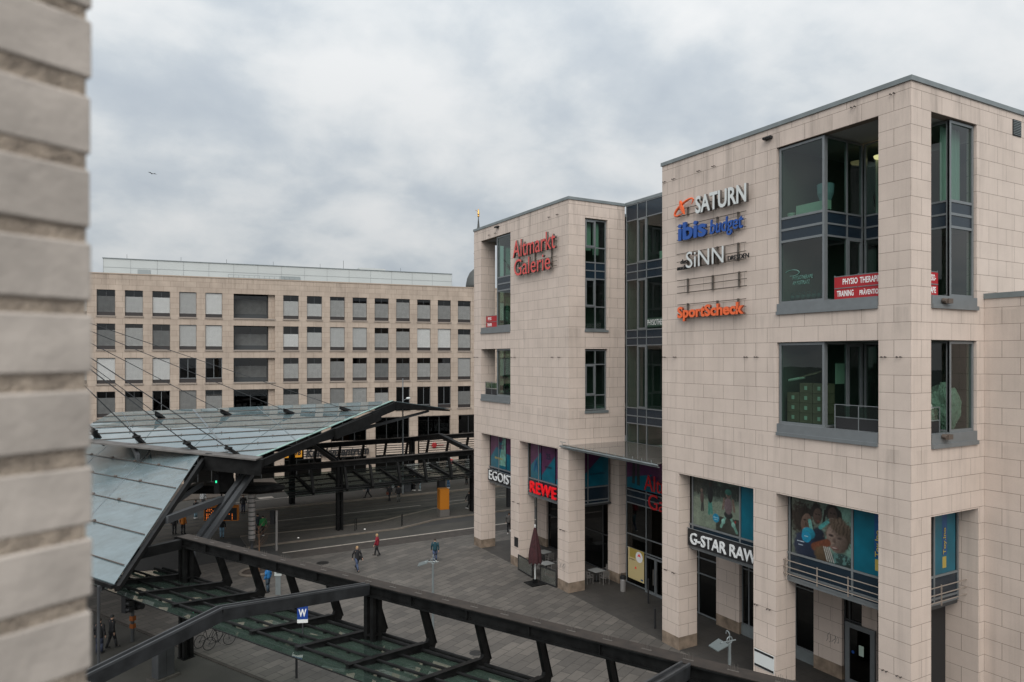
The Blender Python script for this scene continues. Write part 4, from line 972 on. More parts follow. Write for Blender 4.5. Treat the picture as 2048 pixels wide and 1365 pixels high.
MB().box(-14,60,6.0,6.2,0,24).build('room_wall', m_dark, off)
fs = MB()
for z in (7.3, 11.3, 15.1, 19.0, 22.9): fs.box(-13.9,59.9,.5,6.0,z,z+.5)
fs.build('floor_slab', m_dark, off)
m_bl = mat('blind_light', (.54,.54,.525), .6, vary=.05, vscale=2); m_bm = mat('blind_mid', (.31,.31,.30), .6, vary=.1, vscale=2); m_bd = mat('blind_dark', (.145,.148,.145), .6, vary=.12, vscale=2)
for m_ in (m_bl, m_bm, m_bd):           # every blind has aged and is tilted a little differently
    t_ = m_.node_tree; oi = t_.nodes.new('ShaderNodeObjectInfo'); hs_ = t_.nodes.new('ShaderNodeHueSaturation'); mr = t_.nodes.new('ShaderNodeMapRange')
    mr.inputs[3].default_value = .68; mr.inputs[4].default_value = 1.22; t_.links.new(oi.outputs['Random'], mr.inputs[0]); t_.links.new(mr.outputs[0], hs_.inputs['Value'])
    lk_ = t_.nodes['Principled BSDF'].inputs['Base Color'].links[0]; t_.links.new(lk_.from_socket, hs_.inputs['Color']); t_.links.new(hs_.outputs[0], t_.nodes['Principled BSDF'].inputs['Base Color'])
m_band = mat('dark_band', (.022,.017,.016), .5); m_sillc = mat('grey_sill', (.27,.225,.19), .7)
m_tan_reveal = m_stone_c
def blind_mesh(w_, z0, z1, m):
    b = MB(); n = max(4, int((z1-z0)/.11))
    for k in range(n):
        a = z0+(z1-z0)*k/n; c = z0+(z1-z0)*(k+1)/n
        b.quad((.03,.19,a),(w_-.03,.19,a),(w_-.03,.165,c-.012),(.03,.165,c-.012))
    for x in (w_*.33, w_*.66, w_*.5): b.box(x-.006,x+.006,.155,.16,z0,z1)
    return b
def proto(kind):
    """full, top (dark strip above), clear, plus blind tone"""
    f = MB(); f.box(0,WW,.20,.26,0,.5)
    o = f.build('window', m_band, off)
    fr = MB()
    for a, b in ((0,.06),(WW-.06,WW),(WW/2-.03,WW/2+.03)): fr.box(a,b,.22,.28,.5,WH)
    fr.box(.06,WW/2-.03,.22,.28,WH-.07,WH).box(WW/2+.03,WW-.06,.22,.28,WH-.07,WH).box(.06,WW/2-.03,.22,.28,.5,.57).box(WW/2+.03,WW-.06,.22,.28,.5,.57)
    fr.build('frame', m_alu if kind[0] == 'c' else m_aluD, o)
    MB().quad((.06,.25,.57),(WW-.06,.25,.57),(WW-.06,.25,WH-.07),(.06,.25,WH-.07)).build('pane', m_glassD, o)
    MB().box(-.06,WW+.06,-.10,.02,-.16,-.004).build('sill', m_sillc, o)
    m = {'l':m_bl,'m':m_bm,'d':m_bd}.get(kind[1])
    if kind[0] == 'f': blind_mesh(WW,.42,WH-.06,m).build('blind', m, o)
    if kind[0] == 't': blind_mesh(WW,.42,WH-.72,m).build('blind', m, o)
    if kind[0] == 's': blind_mesh(WW,.42,WH-.45,m).build('blind', m, o)
    if kind[0] == 'h': blind_mesh(WW,.42,WH-.95,m).build('blind', m, o)
    return o
protos = {k: proto(k) for k in ('fl','fm','tl','tm','td','c-','sm','hl')}
used_p = set()
table = ['td tl tl fl fl tl hl sm tm tm sm tm tm tm', 'td sm td fl fl hl tl fl fl tm sm fl fl tm', 'fl fl fl c- c- tm tm sm tm td td tm tm fl', 'td td c- fm tm tm tm fm fm tm c- c- c- tm']
def place(kind, s, z):
    p = protos[kind]
    o = p if kind not in used_p else copy_tree(p, off)
    used_p.add(kind); o.location = (s, 0, z); return o
for rw, z in zip(table, rows):
    for k, s in zip(rw.split(), SHOWN): place(k, s, z)
    for s in cols:
        if s not in SHOWN: place(random.choice(['fl','tm','tl']), s, z)
for i, z in enumerate(rows):
    o = MB().box(15.1,19.0,1.4,1.46,.0,.55).build('loggia_window', m_aluD, off, loc=(0,0,z))
    fr = MB().box(15.05,15.15,1.38,1.44,.55,WH).box(16.95,17.05,1.38,1.44,.55,WH-.3).box(18.95,19.05,1.38,1.44,.55,WH)
    fr.build('frame', m_aluD, o)
    MB().quad((15.15,1.42,.55),(19,1.42,.55),(19,1.42,WH),(15.15,1.42,WH)).build('pane', m_glassD, o)
    b = MB()
    for k in range(18):
        a = .55+k*.1
        if a > (1.95 if i else 2.5): break
        b.quad((15.2,1.36,a),(18.9,1.36,a),(18.9,1.33,a+.09),(15.2,1.33,a+.09))
    if i < 3: b.build('blind', m_bd, o)
    MB().box(19.05,19.9,.46,1.5,0,WH).build('reveal_pier', m_stone_c, o)
    MB().box(15.0,19.83,-.1,.02,-.16,-.004).build('sill', m_sillc, o)
    MB().box(15.0,19.8,.455,1.5,-.2,-.003).build('balcony_floor', m_zinc, o); MB().box(14.9,15.0,.46,1.5,0,WH).build('reveal_wall', m_stone_c, o)
# ground-floor glazing
for k, (a, b) in enumerate(zip(piers, piers[1:])):
    a += 1.15; n = 3
    glazing(off, (0,.30,0), (1,0,0), (0,-1,0), [a+.03, a+(b-a)/3, a+2*(b-a)/3, b-.03], [.1,2.2,3.9,7.1], lambda i, j: 'g', bw=.08, pane_mat=m_glassD, frame_mat=m_aluD, name='shopfront')
lv = MB()
for a, b in ((23.2,25.3),(26.6,31.0),(32.3,36.6),(38.0,42.2),(43.4,47.9)):
    for z in (2.36,2.66,2.96,3.26,3.56,3.86,4.16): lv.box(a,b,-.12,-.04,z,z+.19)
lv.build('sunshade_louvre', mat('louvre_tan', (.50,.41,.34), .6), off)
# penthouse
ph = MB().box(.5,44.4,6.0,20,24.31,27.0)
pho = ph.build('rooftop_storey', mat('pale_cladding', (.44,.455,.445), .6, vary=.04, vscale=.3), off)
j = MB()
for i in range(16): x = .5+i*2.93; j.box(x-.02,x+.02,5.975,5.995,24.4,26.95)
j.box(.5,44.4,5.975,5.99,25.92,25.96).build('cladding_joint', mat('joint_grey', (.30,.31,.31), .7), pho)
MB().box(.4,44.5,5.9,20.1,27.0,27.07).build('roof_edge', m_zinc, pho)
m_lg = mat('louvre_grey', (.26,.28,.28), .6); MB().box(4.2,5.6,5.94,5.97,24.35,25.8).build('louvre_panel', m_lg, pho); MB().box(20.9,23.4,5.94,5.97,24.35,25.7).build('louvre_panel', m_lg, pho)
MB().box(31.5,35.2,8,12,27.08,27.55).build('plant_housing', mat('pale_cladding2', (.46,.47,.46), .6), pho)
rl_ = MB()
for k in range(15): rl_.tube((14.5+k*.62,5.2,24.5),(14.5+k*.62,5.2,25.55),.02,5)
for z in (24.9,25.2,25.55): rl_.tube((14.5,5.2,z),(23.2,5.2,z),.02,5)
rl_.build('roof_railing', m_zinc, off)
aa = MB()
for x in (3,9,14.3,20,26,37): aa.tube((x,6.3,27.07),(x,6.3,27.6),.02,5)
aa.tube((29.2,7,27.07),(29.2,7,28.3),.025,5); aa.build('lightning_rod', m_aluD, off)
cwo = lambda s, y, z: Vector((CO[0]+s*math.cos(CR)-y*math.sin(CR), CO[1]+s*math.sin(CR)+y*math.cos(CR), z))
o = thing('shop_sign', 'ochre yellow box sign with black italic letters on the office ground floor', 'sign', cwo(20.85,-.3,2.62), CR)
MB().box(0,2.1,-.08,.1,0,1.14).build('sign_box', mat('ochre_sign', (.62,.26,.012), .5), o)
text_obj('lettering', 'DVB', 1.25, .62, m_black, o, (.72,-.085,.26), ROT_Y, depth=.02, bold=.05, shear=.25)
e_ = MB()
for k in range(4): e_.slab([(.12+k*.14,-.10,.25),(.20+k*.14,-.10,.25),(.32+k*.14,-.10,.9),(.24+k*.14,-.10,.9)], .02)
e_.build('emblem', m_black, o)
o = thing('shop_lettering', 'black bold italic word mounted across the office ground floor', 'sign', cwo(23.4,-.3,2.5), CR)
text_obj('lettering', 'Kundenzentrum', 7.9, 1.12, m_black, o, (0,0,0), ROT_Y, depth=.04, bold=.03, shear=.22)
MB().tube((0,.06,.25),(7.9,.06,.25),.03).tube((0,.06,.8),(7.9,.06,.8),.03).build('mounting_rail', m_aluD, o)
o = thing('shop_sign', 'small red flower-shaped emblem sign on the office ground floor at the right', 'sign', cwo(40.0,-.3,3.3), CR)
f_ = MB()
for k in range(6): a = k*R(60); f_.ball((.24*math.cos(a),0,.24*math.sin(a)),.15,.05,.15,8,5)
f_.ball((0,-.02,0),.12,.06,.12).build('emblem', mat('deep_red',(.30,.012,.014),.5), o); MB().box(.5,1.3,-.02,.02,-.06,.03).build('red_strip', mat('deep_red2',(.22,.02,.02),.5), o)

# ================================================================== far towers
o = thing('church_tower', 'dark domed tower top with slim lantern peeping beside the far stone block', 'tower', (73.0,182.0,0))
m_cop = mat('dark_copper', (.055,.058,.055), .6, vary=.2, vscale=.4)
MB().box(-3.6,3.6,-3.6,3.6,0,36).build('shaft', m_stone_c, o)
MB().lathe([(3.4,36),(3.3,37.5),(2.9,39.5),(2.1,41.2),(1.1,42.2),(.5,42.6)],20).build('dome', m_cop, o, smooth=True)
MB().lathe([(.5,42.6),(.45,44.6),(.8,44.7),(.75,45),(.3,45.2),(.3,47),(.9,47.1),(.1,48.4)],12).build('lantern', m_cop, o)
o = thing('spire', 'thin dark spire carrying a small gilded figure above the far stone block roof', 'spire', (91.4,217.3,0))
MB().lathe([(1.1,0),(1.1,50),(.8,56),(.5,62),(.12,66.4)],12).build('spire_shaft', m_cop, o)
gd = MB().ball((0,0,66.7),.42).lathe([(.28,67.0),(.42,67.5),(.30,68.3),(.16,68.8)],10).ball((0,0,69.0),.26).tube((-.1,0,68.3),(-1.2,0,68.8),.10); gd.build('gilded_figure', mat('gilding', (.75,.42,.12), .3, .8), o)
b = MB()
b.ball((0,0,0),.10,.28,.09); b.slab([(.08,.08,.03),(.55,.02,.22),(1.0,-.12,.10),(.5,-.14,.2),(.08,-.1,.03)],.015).slab([(-.08,.08,.03),(-.08,-.1,.03),(-.5,-.14,.2),(-1.0,-.12,.10),(-.55,.02,.22)],.015)
tag(b.build('bird', mat('feather', (.08,.08,.085), .8), loc=(-22.36,51.79,30.51), rz=.6), 'small dark bird gliding in the cloudy sky at the left', 'bird')
bpy.data.objects['bird'].scale = (.42,.42,.42)
# ================================================================== tram-stop canopies
m_spk = mat('spike_wire', (.085,.075,.066), .6)
m_strut = mat('strut_grey', (.060,.063,.067), .5, spec=.3)
def stop_canopy(label, loc, rz, xcols, xb0, xb1, x_ends, xgl=None, ext=0.0, second=True, both=False, gmat=None):
    """main beams on columns, cranked brackets carrying a low glass roof, peaked cross beams"""
    o = thing('tram_stop_canopy', label, 'canopy', (*loc, 0), rz, None)
    PITCH = 2.64
    def line(y, s):
        """one beam line; s=+1 brackets towards +y"""
        bm_ = MB().box(xb0,xb1,y-.16,y+.16,5.64,6.0).box(xb0,xb1,y-.28,y+.28,5.57,5.64).box(xb0,xb1,y-.31,y+.31,6.0,6.05)
        b = bm_.build('main_beam', m_steel, o)
        tp = MB().box(xb0+.01,xb1-.01,y-.30,y+.30,6.053,6.075); tp.build('beam_top', m_rust, b)
        sp = MB().box(-.03,.30,-.012,.05,6.076,6.082)
        for k in range(5): sp.tube((.07*k,.05*(k%2),6.088),(.07*k+random.uniform(-.03,.03),.05*(k%2)+random.uniform(-.05,.05),6.28),.005,4)
        s0_ = sp.build('bird_spikes', m_spk, b); x = xb0+.7; first_ = True
        while x < xb1:
            s1_ = s0_ if first_ else s0_.copy()
            if not first_: COL.objects.link(s1_)
            s1_.location = (x, y, 0); first_ = False; x += 1.32
        for x in xcols:
            c = MB()
            for dx, dy in ((-.17,-.17),(.17,-.17),(.17,.17),(-.17,.17)): c.box(x+dx-.085,x+dx+.085,y+dy-.085,y+dy+.085,0,5.568)
            c.box(x-.05,x+.05,y-.05,y+.05,0,5.5)
            for z in (1.2,2.6,4.0): c.box(x-.26,x+.26,y-.26,y+.26,z,z+.05)
            c.box(x-.30,x+.30,y-.30,y+.30,-.02,.04)
            c.build('column', m_steel, o)
        n0 = math.ceil((x_ends[0]-xcols[0])/PITCH); n1 = math.floor((x_ends[1]-xcols[0])/PITCH)
        prof = [(-.22,5.568),(-.50,5.568),(-1.15,3.80),(-1.05,3.62),(3.45,4.42),(3.45,4.54),(-.50,3.99),(-.66,4.00),(-.71,4.10)]
        for k in range(n0, n1+1):
            x = xcols[0]+k*PITCH + (.30 if abs(k*PITCH % (xcols[1]-xcols[0])) < .1 else 0)
            pr = MB().loft([[(x-.07,y+s*a,z) for a,z in prof],[(x+.07,y+s*a,z) for a,z in prof]])
            pr.beam((x,y+s*-.52,4.00),(x,y+s*3.45,4.56),.22,.03).beam((x,y+s*-1.06,3.62),(x,y+s*3.45,4.40),.24,.03).beam((x,y+s*-.51,5.56),(x,y+s*-1.16,3.79),.20,.03)
            pr.box(x-.02,x+.02,y-.27,y+.27,5.645,5.995)
            for bz in (5.72,5.92):
                for sx_ in (-.10,.10): pr.tube((x+sx_,y+.155,bz),(x+sx_,y+.19,bz),.025,6).tube((x+sx_,y-.155,bz),(x+sx_,y-.19,bz),.025,6)
            pr.build('bracket', m_steel, o)
        g0, g1 = xgl or x_ends
        zg = lambda a: 3.56+(a+1.1)*.192
        gm = MB(); n = max(1, int((g1-g0)/PITCH)); 
        for i in range(n):
            a = g0+(g1-g0)*i/n+.012; b2 = g0+(g1-g0)*(i+1)/n-.012
            gm.slab([(a,y+s*-1.0,zg(-1.0)),(b2,y+s*-1.0,zg(-1.0)),(b2,y+s*1.5,zg(1.5)),(a,y+s*1.5,zg(1.5))],.02)
            gm.slab([(a,y+s*1.52,zg(1.52)),(b2,y+s*1.52,zg(1.52)),(b2,y+s*4.05,zg(4.05)),(a,y+s*4.05,zg(4.05))],.02)
        gl = gm.build('glass_roof', gmat or m_can, o)
        MB().tube((g0,y+s*4.07,zg(4.07)),(g1,y+s*4.07,zg(4.07)),.022,6).tube((g0,y+s*-1.02,zg(-1.02)),(g1,y+s*-1.02,zg(-1.02)),.03,6).build('glass_edge', m_steel, gl)
        pm = MB()
        for a, r in ((-.75,.075),(-.30,.075),(.9,.055),(2.1,.055),(3.2,.06)): pm.tube((g0,y+s*a,zg(a)+.09),(g1,y+s*a,zg(a)+.09),r,8)
        x = g0+.66
        while x < g1:
            for a in (.9,2.1,3.2): pm.box(x-.05,x+.05,y+s*a-.06,y+s*a+.06,zg(a)-.01,zg(a)+.06)
            x += 1.32
        pm.build('purlin', m_steel, o)
    line(0, 1)
    if both: line(13.2, -1)
    else:
        b = MB().box(xb0,xb1,13.06,13.34,5.64,6.0).box(xb0,xb1,12.95,13.45,5.57,5.64).box(xb0,xb1,12.93,13.47,6.0,6.05).build('main_beam', m_steel, o)
        for x in xcols: MB().box(x-.25,x+.25,12.95,13.45,0,5.56).build('column', m_steel, o)
    for x in xcols:
        if not both and x == 13.0:      # last frame runs level below the big glass roof
            MB().box(x-.15,x+.15,.32,3.1,5.50,5.98).build('cross_beam', m_steel, o); continue
        for y0, z0, y1, z1 in ((.32,5.86,6.75,6.80),(12.88,5.86,6.75,6.80)):
            t = MB().beam((x,y0,z0),(x,y1,z1),.28,.38)
            tr_ = MB()
            for dx in (-.12,.12): tr_.beam((x+dx,y0,z0+.228),(x+dx,y1,z1+.228),.06,.07)
            tb_ = t.build('cross_beam', m_steelM if not both else m_steel, o); tr_.build('top_rail', m_steelL, tb_)
    return o
rz1 = math.atan2(.894,-.448)
canA = stop_canopy('near dark steel tram stop canopy with brown-topped beam crossing the plaza foreground', C1, rz1, [-26.0,-13.0,0,13.0], -27, 13.3, (-18.6,15.7), xgl=(-20,16.4))
rz2 = math.atan2(.09,.996)
canB = stop_canopy('far dark steel tram stop canopy with two beam lines in front of the office building', (-8.18,45.45), rz2, [0,13.5,27.0], -8.4, 28, (-2.7,28), xgl=(-4.6,28), both=True, gmat=m_canB)

# ================================================================== cable-stayed glass roof
hall = thing('glass_roof_hall', 'large pale blue cable-stayed glass roof over the tram stop', 'glass roof', (0,0,0))
Gr = Vector((-16.74,35.4,8.2)); Gl = Vector((-26.85,41.24,9.38)); Lf = Vector((-26.9,45.0,10.02)); Lt = Vector((-25.27,48.89,10.68)); Rt = Vector((-1.23,51.38,10.74)); Tp = Vector((5.68,53.24,9.62))
ex = Vector((.996,.09,0)); kz = .175
def far_pt(x, y): # on the far plate
    return Vector((x, y, 8.2+kz*((-.09*x+.996*y)-(-.09*Gr.x+.996*Gr.y))))
MB().slab([Gr, Rt, Lt, Lf, Gl], .05).build('far_glass_plate', m_roofg, hall)
MB().slab([Rt, Tp, (1.5,62,9.3), (-22,58,9.4), Lt], .05).build('rear_glass_plate', m_roofg, hall)
Na = Vector((-20.09,36.61,8.55)); Nb = Vector((-25.21,18.42,5.60)); Nd = Vector((-27.1,50.4,8.55)); Nc = Vector((-32.4,32.5,5.60))
near_dir = Vector((-.4484,.8943,0))
MB().slab([Nb, Na, Nd, Nc], .05).build('near_glass_plate', m_roofn, hall)
# glazing rods
rd = MB()
w0 = (Rt-Gr); 
for i in range(1,9):
    t = i/9; p = Gr.lerp(Rt, t)
    q = p - ex*40
    # clip at the left boundary (Gl - Lf - Lt)
    best = None
    for a, b in ((Gr,Gl),(Gl,Lf),(Lf,Lt)):
        d1 = (b-a); den = ex.x*d1.y-ex.y*d1.x
        if abs(den) < 1e-6: continue
        s = ((a.x-p.x)*(-ex.y)*-1 + 0) if False else None
        # solve p - ex*u = a + d1*v
        u = ((p.x-a.x)*d1.y-(p.y-a.y)*d1.x)/den; v = ((p.x-ex.x*u)-a.x)/d1.x if abs(d1.x) > abs(d1.y) else ((p.y-ex.y*u)-a.y)/d1.y
        if -1e-6 <= v <= 1+1e-6 and u > .2: best = u if best is None else min(best, u)
    if best:
        a_ = p+Vector((0,0,.03)); b_ = p-ex*best+Vector((0,0,.03))
        rd.tube(a_, b_, .03, 6)
        n = int(best/2.6)
        for k in range(1, n): 
            c = a_.lerp(b_, k/n); rd.tube(c, c+Vector((0,0,.10)), .035, 5)
for i in range(0,6):
    t = .02+i/5.6; p = Na.lerp(Nb, t)+Vector((0,0,.04)); q = p+near_dir*(17.5)
    rd.tube(p-near_dir*-.15, q, .028, 6)
    for k in range(1,5):
        c = p.lerp(q, k/6+.03*i); rd.ball(c+Vector((0,0,.05)), .10, .05, .08, 6, 4)
rd.build('glazing_rod', mat('rod_brown', (.10,.08,.07), .5, .5), hall)
# panel joints running up the slope; the broad strips paint in reflected dark lines
sm = MB()
up = Vector((-.09,.996,.175))
for x in (2,4,6,8,10):
    base = Gr.lerp(Gl, .0) + ex*0
    p0 = Gr - ex*(x*2.6-9.0)
    # start on eave or right edge
    segs = []
    for j in range(0, 60):
        s = p0 + up*(j*.3)
        # inside polygon test in plan
        poly = [Gr, Rt, Lt, Lf, Gl]; ins = False; n = len(poly)
        for a in range(n):
            A, B = poly[a], poly[(a+1)%n]
            if (A.y > s.y) != (B.y > s.y) and s.x < (B.x-A.x)*(s.y-A.y)/(B.y-A.y)+A.x: ins = not ins
        if ins: segs.append(s)
    if len(segs) > 2: sm.beam(segs[0]+Vector((0,0,.012)), segs[-1]+Vector((0,0,.012)), .05 if x % 4 else .16, .02)
side = (Nb-Na).normalized()
for k in (2,4):
    a = Na+near_dir*(k*2.9)+Vector((0,0,.012)); b = Nb+near_dir*(k*2.9)+Vector((0,0,.012)); sm.beam(a, b, .05, .02)
sm.build('seam_and_reflection', mat('seam_reflection_grey', (.12,.14,.15), .5), hall)
# support ribs glimpsed under the glass
rb = MB()
for x in (5.4, 10.6, 15.8, 21):
    p0 = Gr - ex*(x-9) ; 
    a = p0+up*3 if x > 9 else p0+up*6
    b = p0+up*13.2
    rb.beam(a-Vector((0,0,.35)), b-Vector((0,0,.35)), .18, .4)
for k in (1.2,5.2,9.2,13.2):
    rb.beam(Na+near_dir*k-Vector((0,0,.35)), Nb+near_dir*k-Vector((0,0,.35)), .18, .4)
rb.build('roof_rib', m_steelL, hall)
# eave gutter, edge beams and fascia
gd = (Gl-Gr).normalized()
MB().beam(Gr-gd*.4+Vector((-.25,-.45,.02)), Gl+gd*1.5+Vector((-.25,-.45,.02)), 1.25, .10).build('gutter', mat('gutter_brown', (.10,.092,.086), .7, vary=.25, vscale=2), hall)
eb = MB()
eb.beam(Gr+Vector((.2,-.2,-.45)), Rt+Vector((.15,-.1,-.55)), .20, .50, h2=.80)
eb.beam(Rt+Vector((.1,-.1,-.42)), Tp+Vector((0,0,-.22)), .3, .70, h2=.12)
eb.beam(Na+Vector((.2,-.1,-.4)), Nb+Vector((.1,0,-.22)), .2, .42, h2=.24)
eb.beam(Rt+Vector((-8.2,-8.9,-2.0)), Rt+Vector((-2.2,-2.6,-1.15)), .35, .9)
eb.beam(Nb+Vector((.0,0,-.12)), Nb+near_dir*16-Vector((0,0,.12)), .22, .16)
eb.build('edge_beam', m_steel, hall)
ge = MB()
ge.slab([tuple(Gr+Vector((.06,-.04,.03))), tuple(Rt+Vector((.06,-.04,.03))), tuple(Rt+Vector((-.16,.10,.03))), tuple(Gr+Vector((-.16,.10,.03)))], .03)
ge.build('glass_rim', mat('green_glass_edge', (.24,.38,.35), .2), hall)
fa = MB()
fa.beam(Gr+Vector((.3,-.5,-.65)), Na+Vector((.2,-.4,-.5)), .35, 1.1)
fa.box(-18.9,-17.9,37.3,38.3,5.7,8.0)
fa.build('fascia_block', m_steel, hall)
sts = []
A0 = Vector((-16.67,38.0,7.3)); A1 = Vector((-21.1,31.58,3.52)); Am = Vector((-18.94,35.2,5.6)); B1 = Vector((-22.89,25.9,6.5))
for off_ in (Vector((0,0,0)), Vector((.45,-.2,0))): sts.append(MB().beam(A0+off_, A1+off_, .32, .32))
sts.append(MB().beam(Am, B1, .35, .38)); sts.append(MB().box(-21.3,-20.9,31.4,31.8,.0,3.5))
sts.append(MB().beam((-19.9,37.6,6.3),(-22.0,33,6.0),.2,.25))
sts.append(MB().beam((-8.22,51.6,7.25),(3.28,53.1,9.45),.30,.36,h2=.2))
for q in sts: q.build('strut', m_strut, hall)
# slab-shaped lower roof on the ringed column
cp_ = MB()
ax = Vector((.866,-.5,0)); nx = Vector((.5,.866,0)); c = Vector((-17.4,39.8,0))
out_ = [(-3.4,-1.3),(2.3,-1.3),(3.6,0),(2.3,1.3),(-3.4,1.3)]
cp_.loft([[tuple(c+ax*(a*.93)+nx*(b*.8)+Vector((0,0,5.22))) for a,b in out_],[tuple(c+ax*a+nx*b+Vector((0,0,5.45))) for a,b in out_],[tuple(c+ax*a+nx*b+Vector((0,0,5.66))) for a,b in out_],[tuple(c+ax*(a*.8)+nx*(b*.6)+Vector((0,0,5.76))) for a,b in out_]])
cp_.box(-16.7,-16.35,38.7,39.1,5.7,7.4)
cp_.build('lower_roof_slab', m_steel, hall)
co = MB().lathe([(.25,1.75),(.25,5.22)],18,(-16.45,38.85,0)); coo = co.build('ringed_column', m_chrome, hall)
rg = MB()
for k in range(11): rg.lathe([(.268,0),(.268,.07)],18,(-16.45,38.85,1.80+k*.33))
rg.build('dark_ring', m_black, coo); MB().lathe([(.10,0),(.10,1.6),(.16,1.65),(.16,1.75)],12,(-16.45,38.85,0)).build('column_foot', m_steelL, coo)
# stay cables, their roof nodes and the mast
mast = Vector((-31.62,34.05,18.95))
MB().tube((mast.x,mast.y,0),mast+Vector((0,0,.6)),.30,14,r2=.2).build('mast', m_steelL, hall)
nodes = [(-21.95,46.64,10.24),(-17.05,47.12,10.25),(-11.98,47.14,10.17),(-6.92,47.78,10.20),(-26.17,41.64,9.44),(-23.52,39.87,9.09),(-20.46,37.80,8.68),(-17.96,36.31,8.38)]
for i, p in enumerate(nodes):
    p = Vector(p)+Vector((0,0,.12)); d = (mast-p).normalized(); dd_ = d.cross(Vector((0,0,1))).normalized()
    far_ = i < 4
    n = MB().loft([[tuple(p+d*a+dd_*b+Vector((0,0,z))) for b, z in ((-w_,-.14),(w_,-.14),(w_*.6,.12),(-w_*.6,.12))] for a, w_ in ((-.9,.05),(-.3,.26),(.45,.24),(.8,.07))])
    if not far_: n.torus(tuple(p+d*.55),.20,.08,'z',12,6)
    no = n.build('cable_node', m_steel, hall)
    MB().tube(p+d*.6, mast, .034 if not far_ else .024, 6).build('stay_cable', m_steelL, no)
MB().tube((-25.75,17.0,0),(-25.75,17.0,6.0),.055).build('downpipe', m_steelL, hall)
# ================================================================== street furniture
PZ = .012
def lamp(label, x, y, rz, h=4.0, grp=None):
    o = thing('street_lamp', label, 'lamp post', (x,y,PZ), rz)
    MB().tube((0,0,0),(0,0,h-.1),.075,10,r2=.06).build('lamp_post', m_zinc, o)
    a = MB().path([(0,0,h-.1),(0,0,h+.25),(.0,.06,h+.33),(0,.16,h+.33),(0,.2,h+.2)],.025,6).tube((-.45,0,h-.02),(.3,0,h-.02),.025,6).torus((.0,.0,h+.02),.13,.025,'y',14,5); a.build('lamp_arm', m_zinc, o)
    p = MB().slab([(-.80,-.27,h-.17),(-.28,-.31,h+.0),(-.28,.31,h+.02),(-.80,.27,h-.15)],.035); p.build('lamp_panel', mat('lamp_panel_grey', (.10,.118,.118), .5), o); return o
lamp('slim street lamp with flat slanted panel standing in the middle of the plaza', -10.22, 20.07, R(-29))
l2 = lamp('street lamp with square tilted panel and curved hook between the stone pillars', -4.39, 4.52, R(-5)); 
def bollard(label, x, y, h=.95, grp='bollards'):
    return tag(MB().lathe([(.055,0),(.055,h-.02),(.045,h)],12).build('bollard', m_black, loc=(x,y,PZ)), label, 'bollard')
bollard('black bollard on the paving in front of the near canopy glass', -17.77, 18.52, .95)
bollard('black bollard on the plaza left of the near block pillar', .89, 15.0, 1.1)
bollard('slim dark post before the entrance doors, half hidden by the near block pillar', 3.2, 18.3, 1.5)
o = thing('litter_bin', 'steel litter bin with dark top beside the stone pier at the entrance', 'bin', (3.29,20.88,PZ), .2)
MB().lathe([(.18,0),(.19,.75),(.18,.78)],14).build('bin_body', m_chrome, o); MB().lathe([(.20,.78),(.21,.95),(.12,1.02)],14).tube((-.25,0,.95),(-.1,0,1.2),.02).build('bin_lid', m_black, o)
o = thing('utility_column', 'ochre yellow column with grey base on the traffic island', 'kiosk', (1.95,46.3,.10), R(-5))
MB().box(-.45,.45,-.45,.45,.62,2.55).build('column_body', m_yellow, o, bevel=.02); MB().box(-.47,.47,-.47,.47,0,.617).build('column_base', mat('base_grey',(.11,.10,.09),.8), o); MB().box(-.455,-.45,.1,.115,.65,2.5).build('door_gap', m_rust, o)
def guard(label, x, y, wd=1.0, h=1.0, z=.1):
    o = MB().path([(-wd/2,0,0),(-wd/2,0,h),(wd/2,0,h),(wd/2,0,0)],.03,6).tube((-wd/2,0,h*.5),(wd/2,0,h*.5),.02,6); ob = o.build('guard_rail', m_steel, loc=(x,y,z), rz=R(60)); return tag(ob, label, 'railing')
guard('thin grey hoop rail on the island edge left of the yellow column', -2.9, 44.3, .5)
guard('thin dark hoop rail at the foot of the far canopy column', -7.0, 44.6, .6)
# traffic lights
def signal(label, x, y, rz, h=3.2, heads=2, pole=m_steel, green=False):
    o = thing('traffic_light', label, 'traffic light', (x,y,PZ), rz)
    MB().tube((0,0,0),(0,0,h),.09,12).build('pole', pole, o)
    for k in range(heads):
        hd = MB(); a = k*R(75); cx_, cy_ = .30*math.cos(a), .30*math.sin(a)
        hd.box(cx_-.17,cx_+.17,cy_-.15,cy_+.15,h-1.0,h+.02)
        for j in range(3):
            z = h-.83+j*.33; hd.loft([[(cx_+.17*math.cos(t)*1.0, cy_-.15-d, z+.14*math.sin(t)) for t in [2*math.pi*i/10 for i in range(10)]] for d in (0,.22)])
        ho = hd.build('signal_head', m_black, o)
        if green: MB().lathe([(.11,0),(.11,.01)],12,(cx_,cy_,0)).build('green_lens', mat('green_lamp',(.0,.4,.2),.3,emit=((.05,1,.45),2.0)), ho).matrix_local = Matrix.Translation((0,cy_-.39,h-.83)) @ Matrix.Rotation(R(90),4,'X')
    return o
s1 = signal('cluster of black traffic signal heads on a grey pole under the glass roof', -24.35, 27.1, R(40), 2.62, 3, m_steelL)
m_ob = mat('orange_box',(.20,.055,.008),.6); MB().box(-.11,.11,-.13,.10,1.12,1.36).build('push_button_box', m_ob, s1); MB().box(-.10,.10,-.13,.1,.72,.95).build('push_button_box', m_ob, s1)
signal('black traffic signal on a silvery post at the plaza edge near the ringed column', -14.17, 41.66, R(150), 3.1, 1, m_chrome)
g = thing('traffic_light', 'hanging signal with a lit green lamp under the roof corner', 'traffic light', (-19.0,37.2,5.75), R(-29))
MB().box(-.16,.16,-.14,.14,-.1,1.3).build('signal_head', m_black, g); MB().box(-.02,.02,-.02,.02,1.3,2.4).build('hanger', m_black, g)
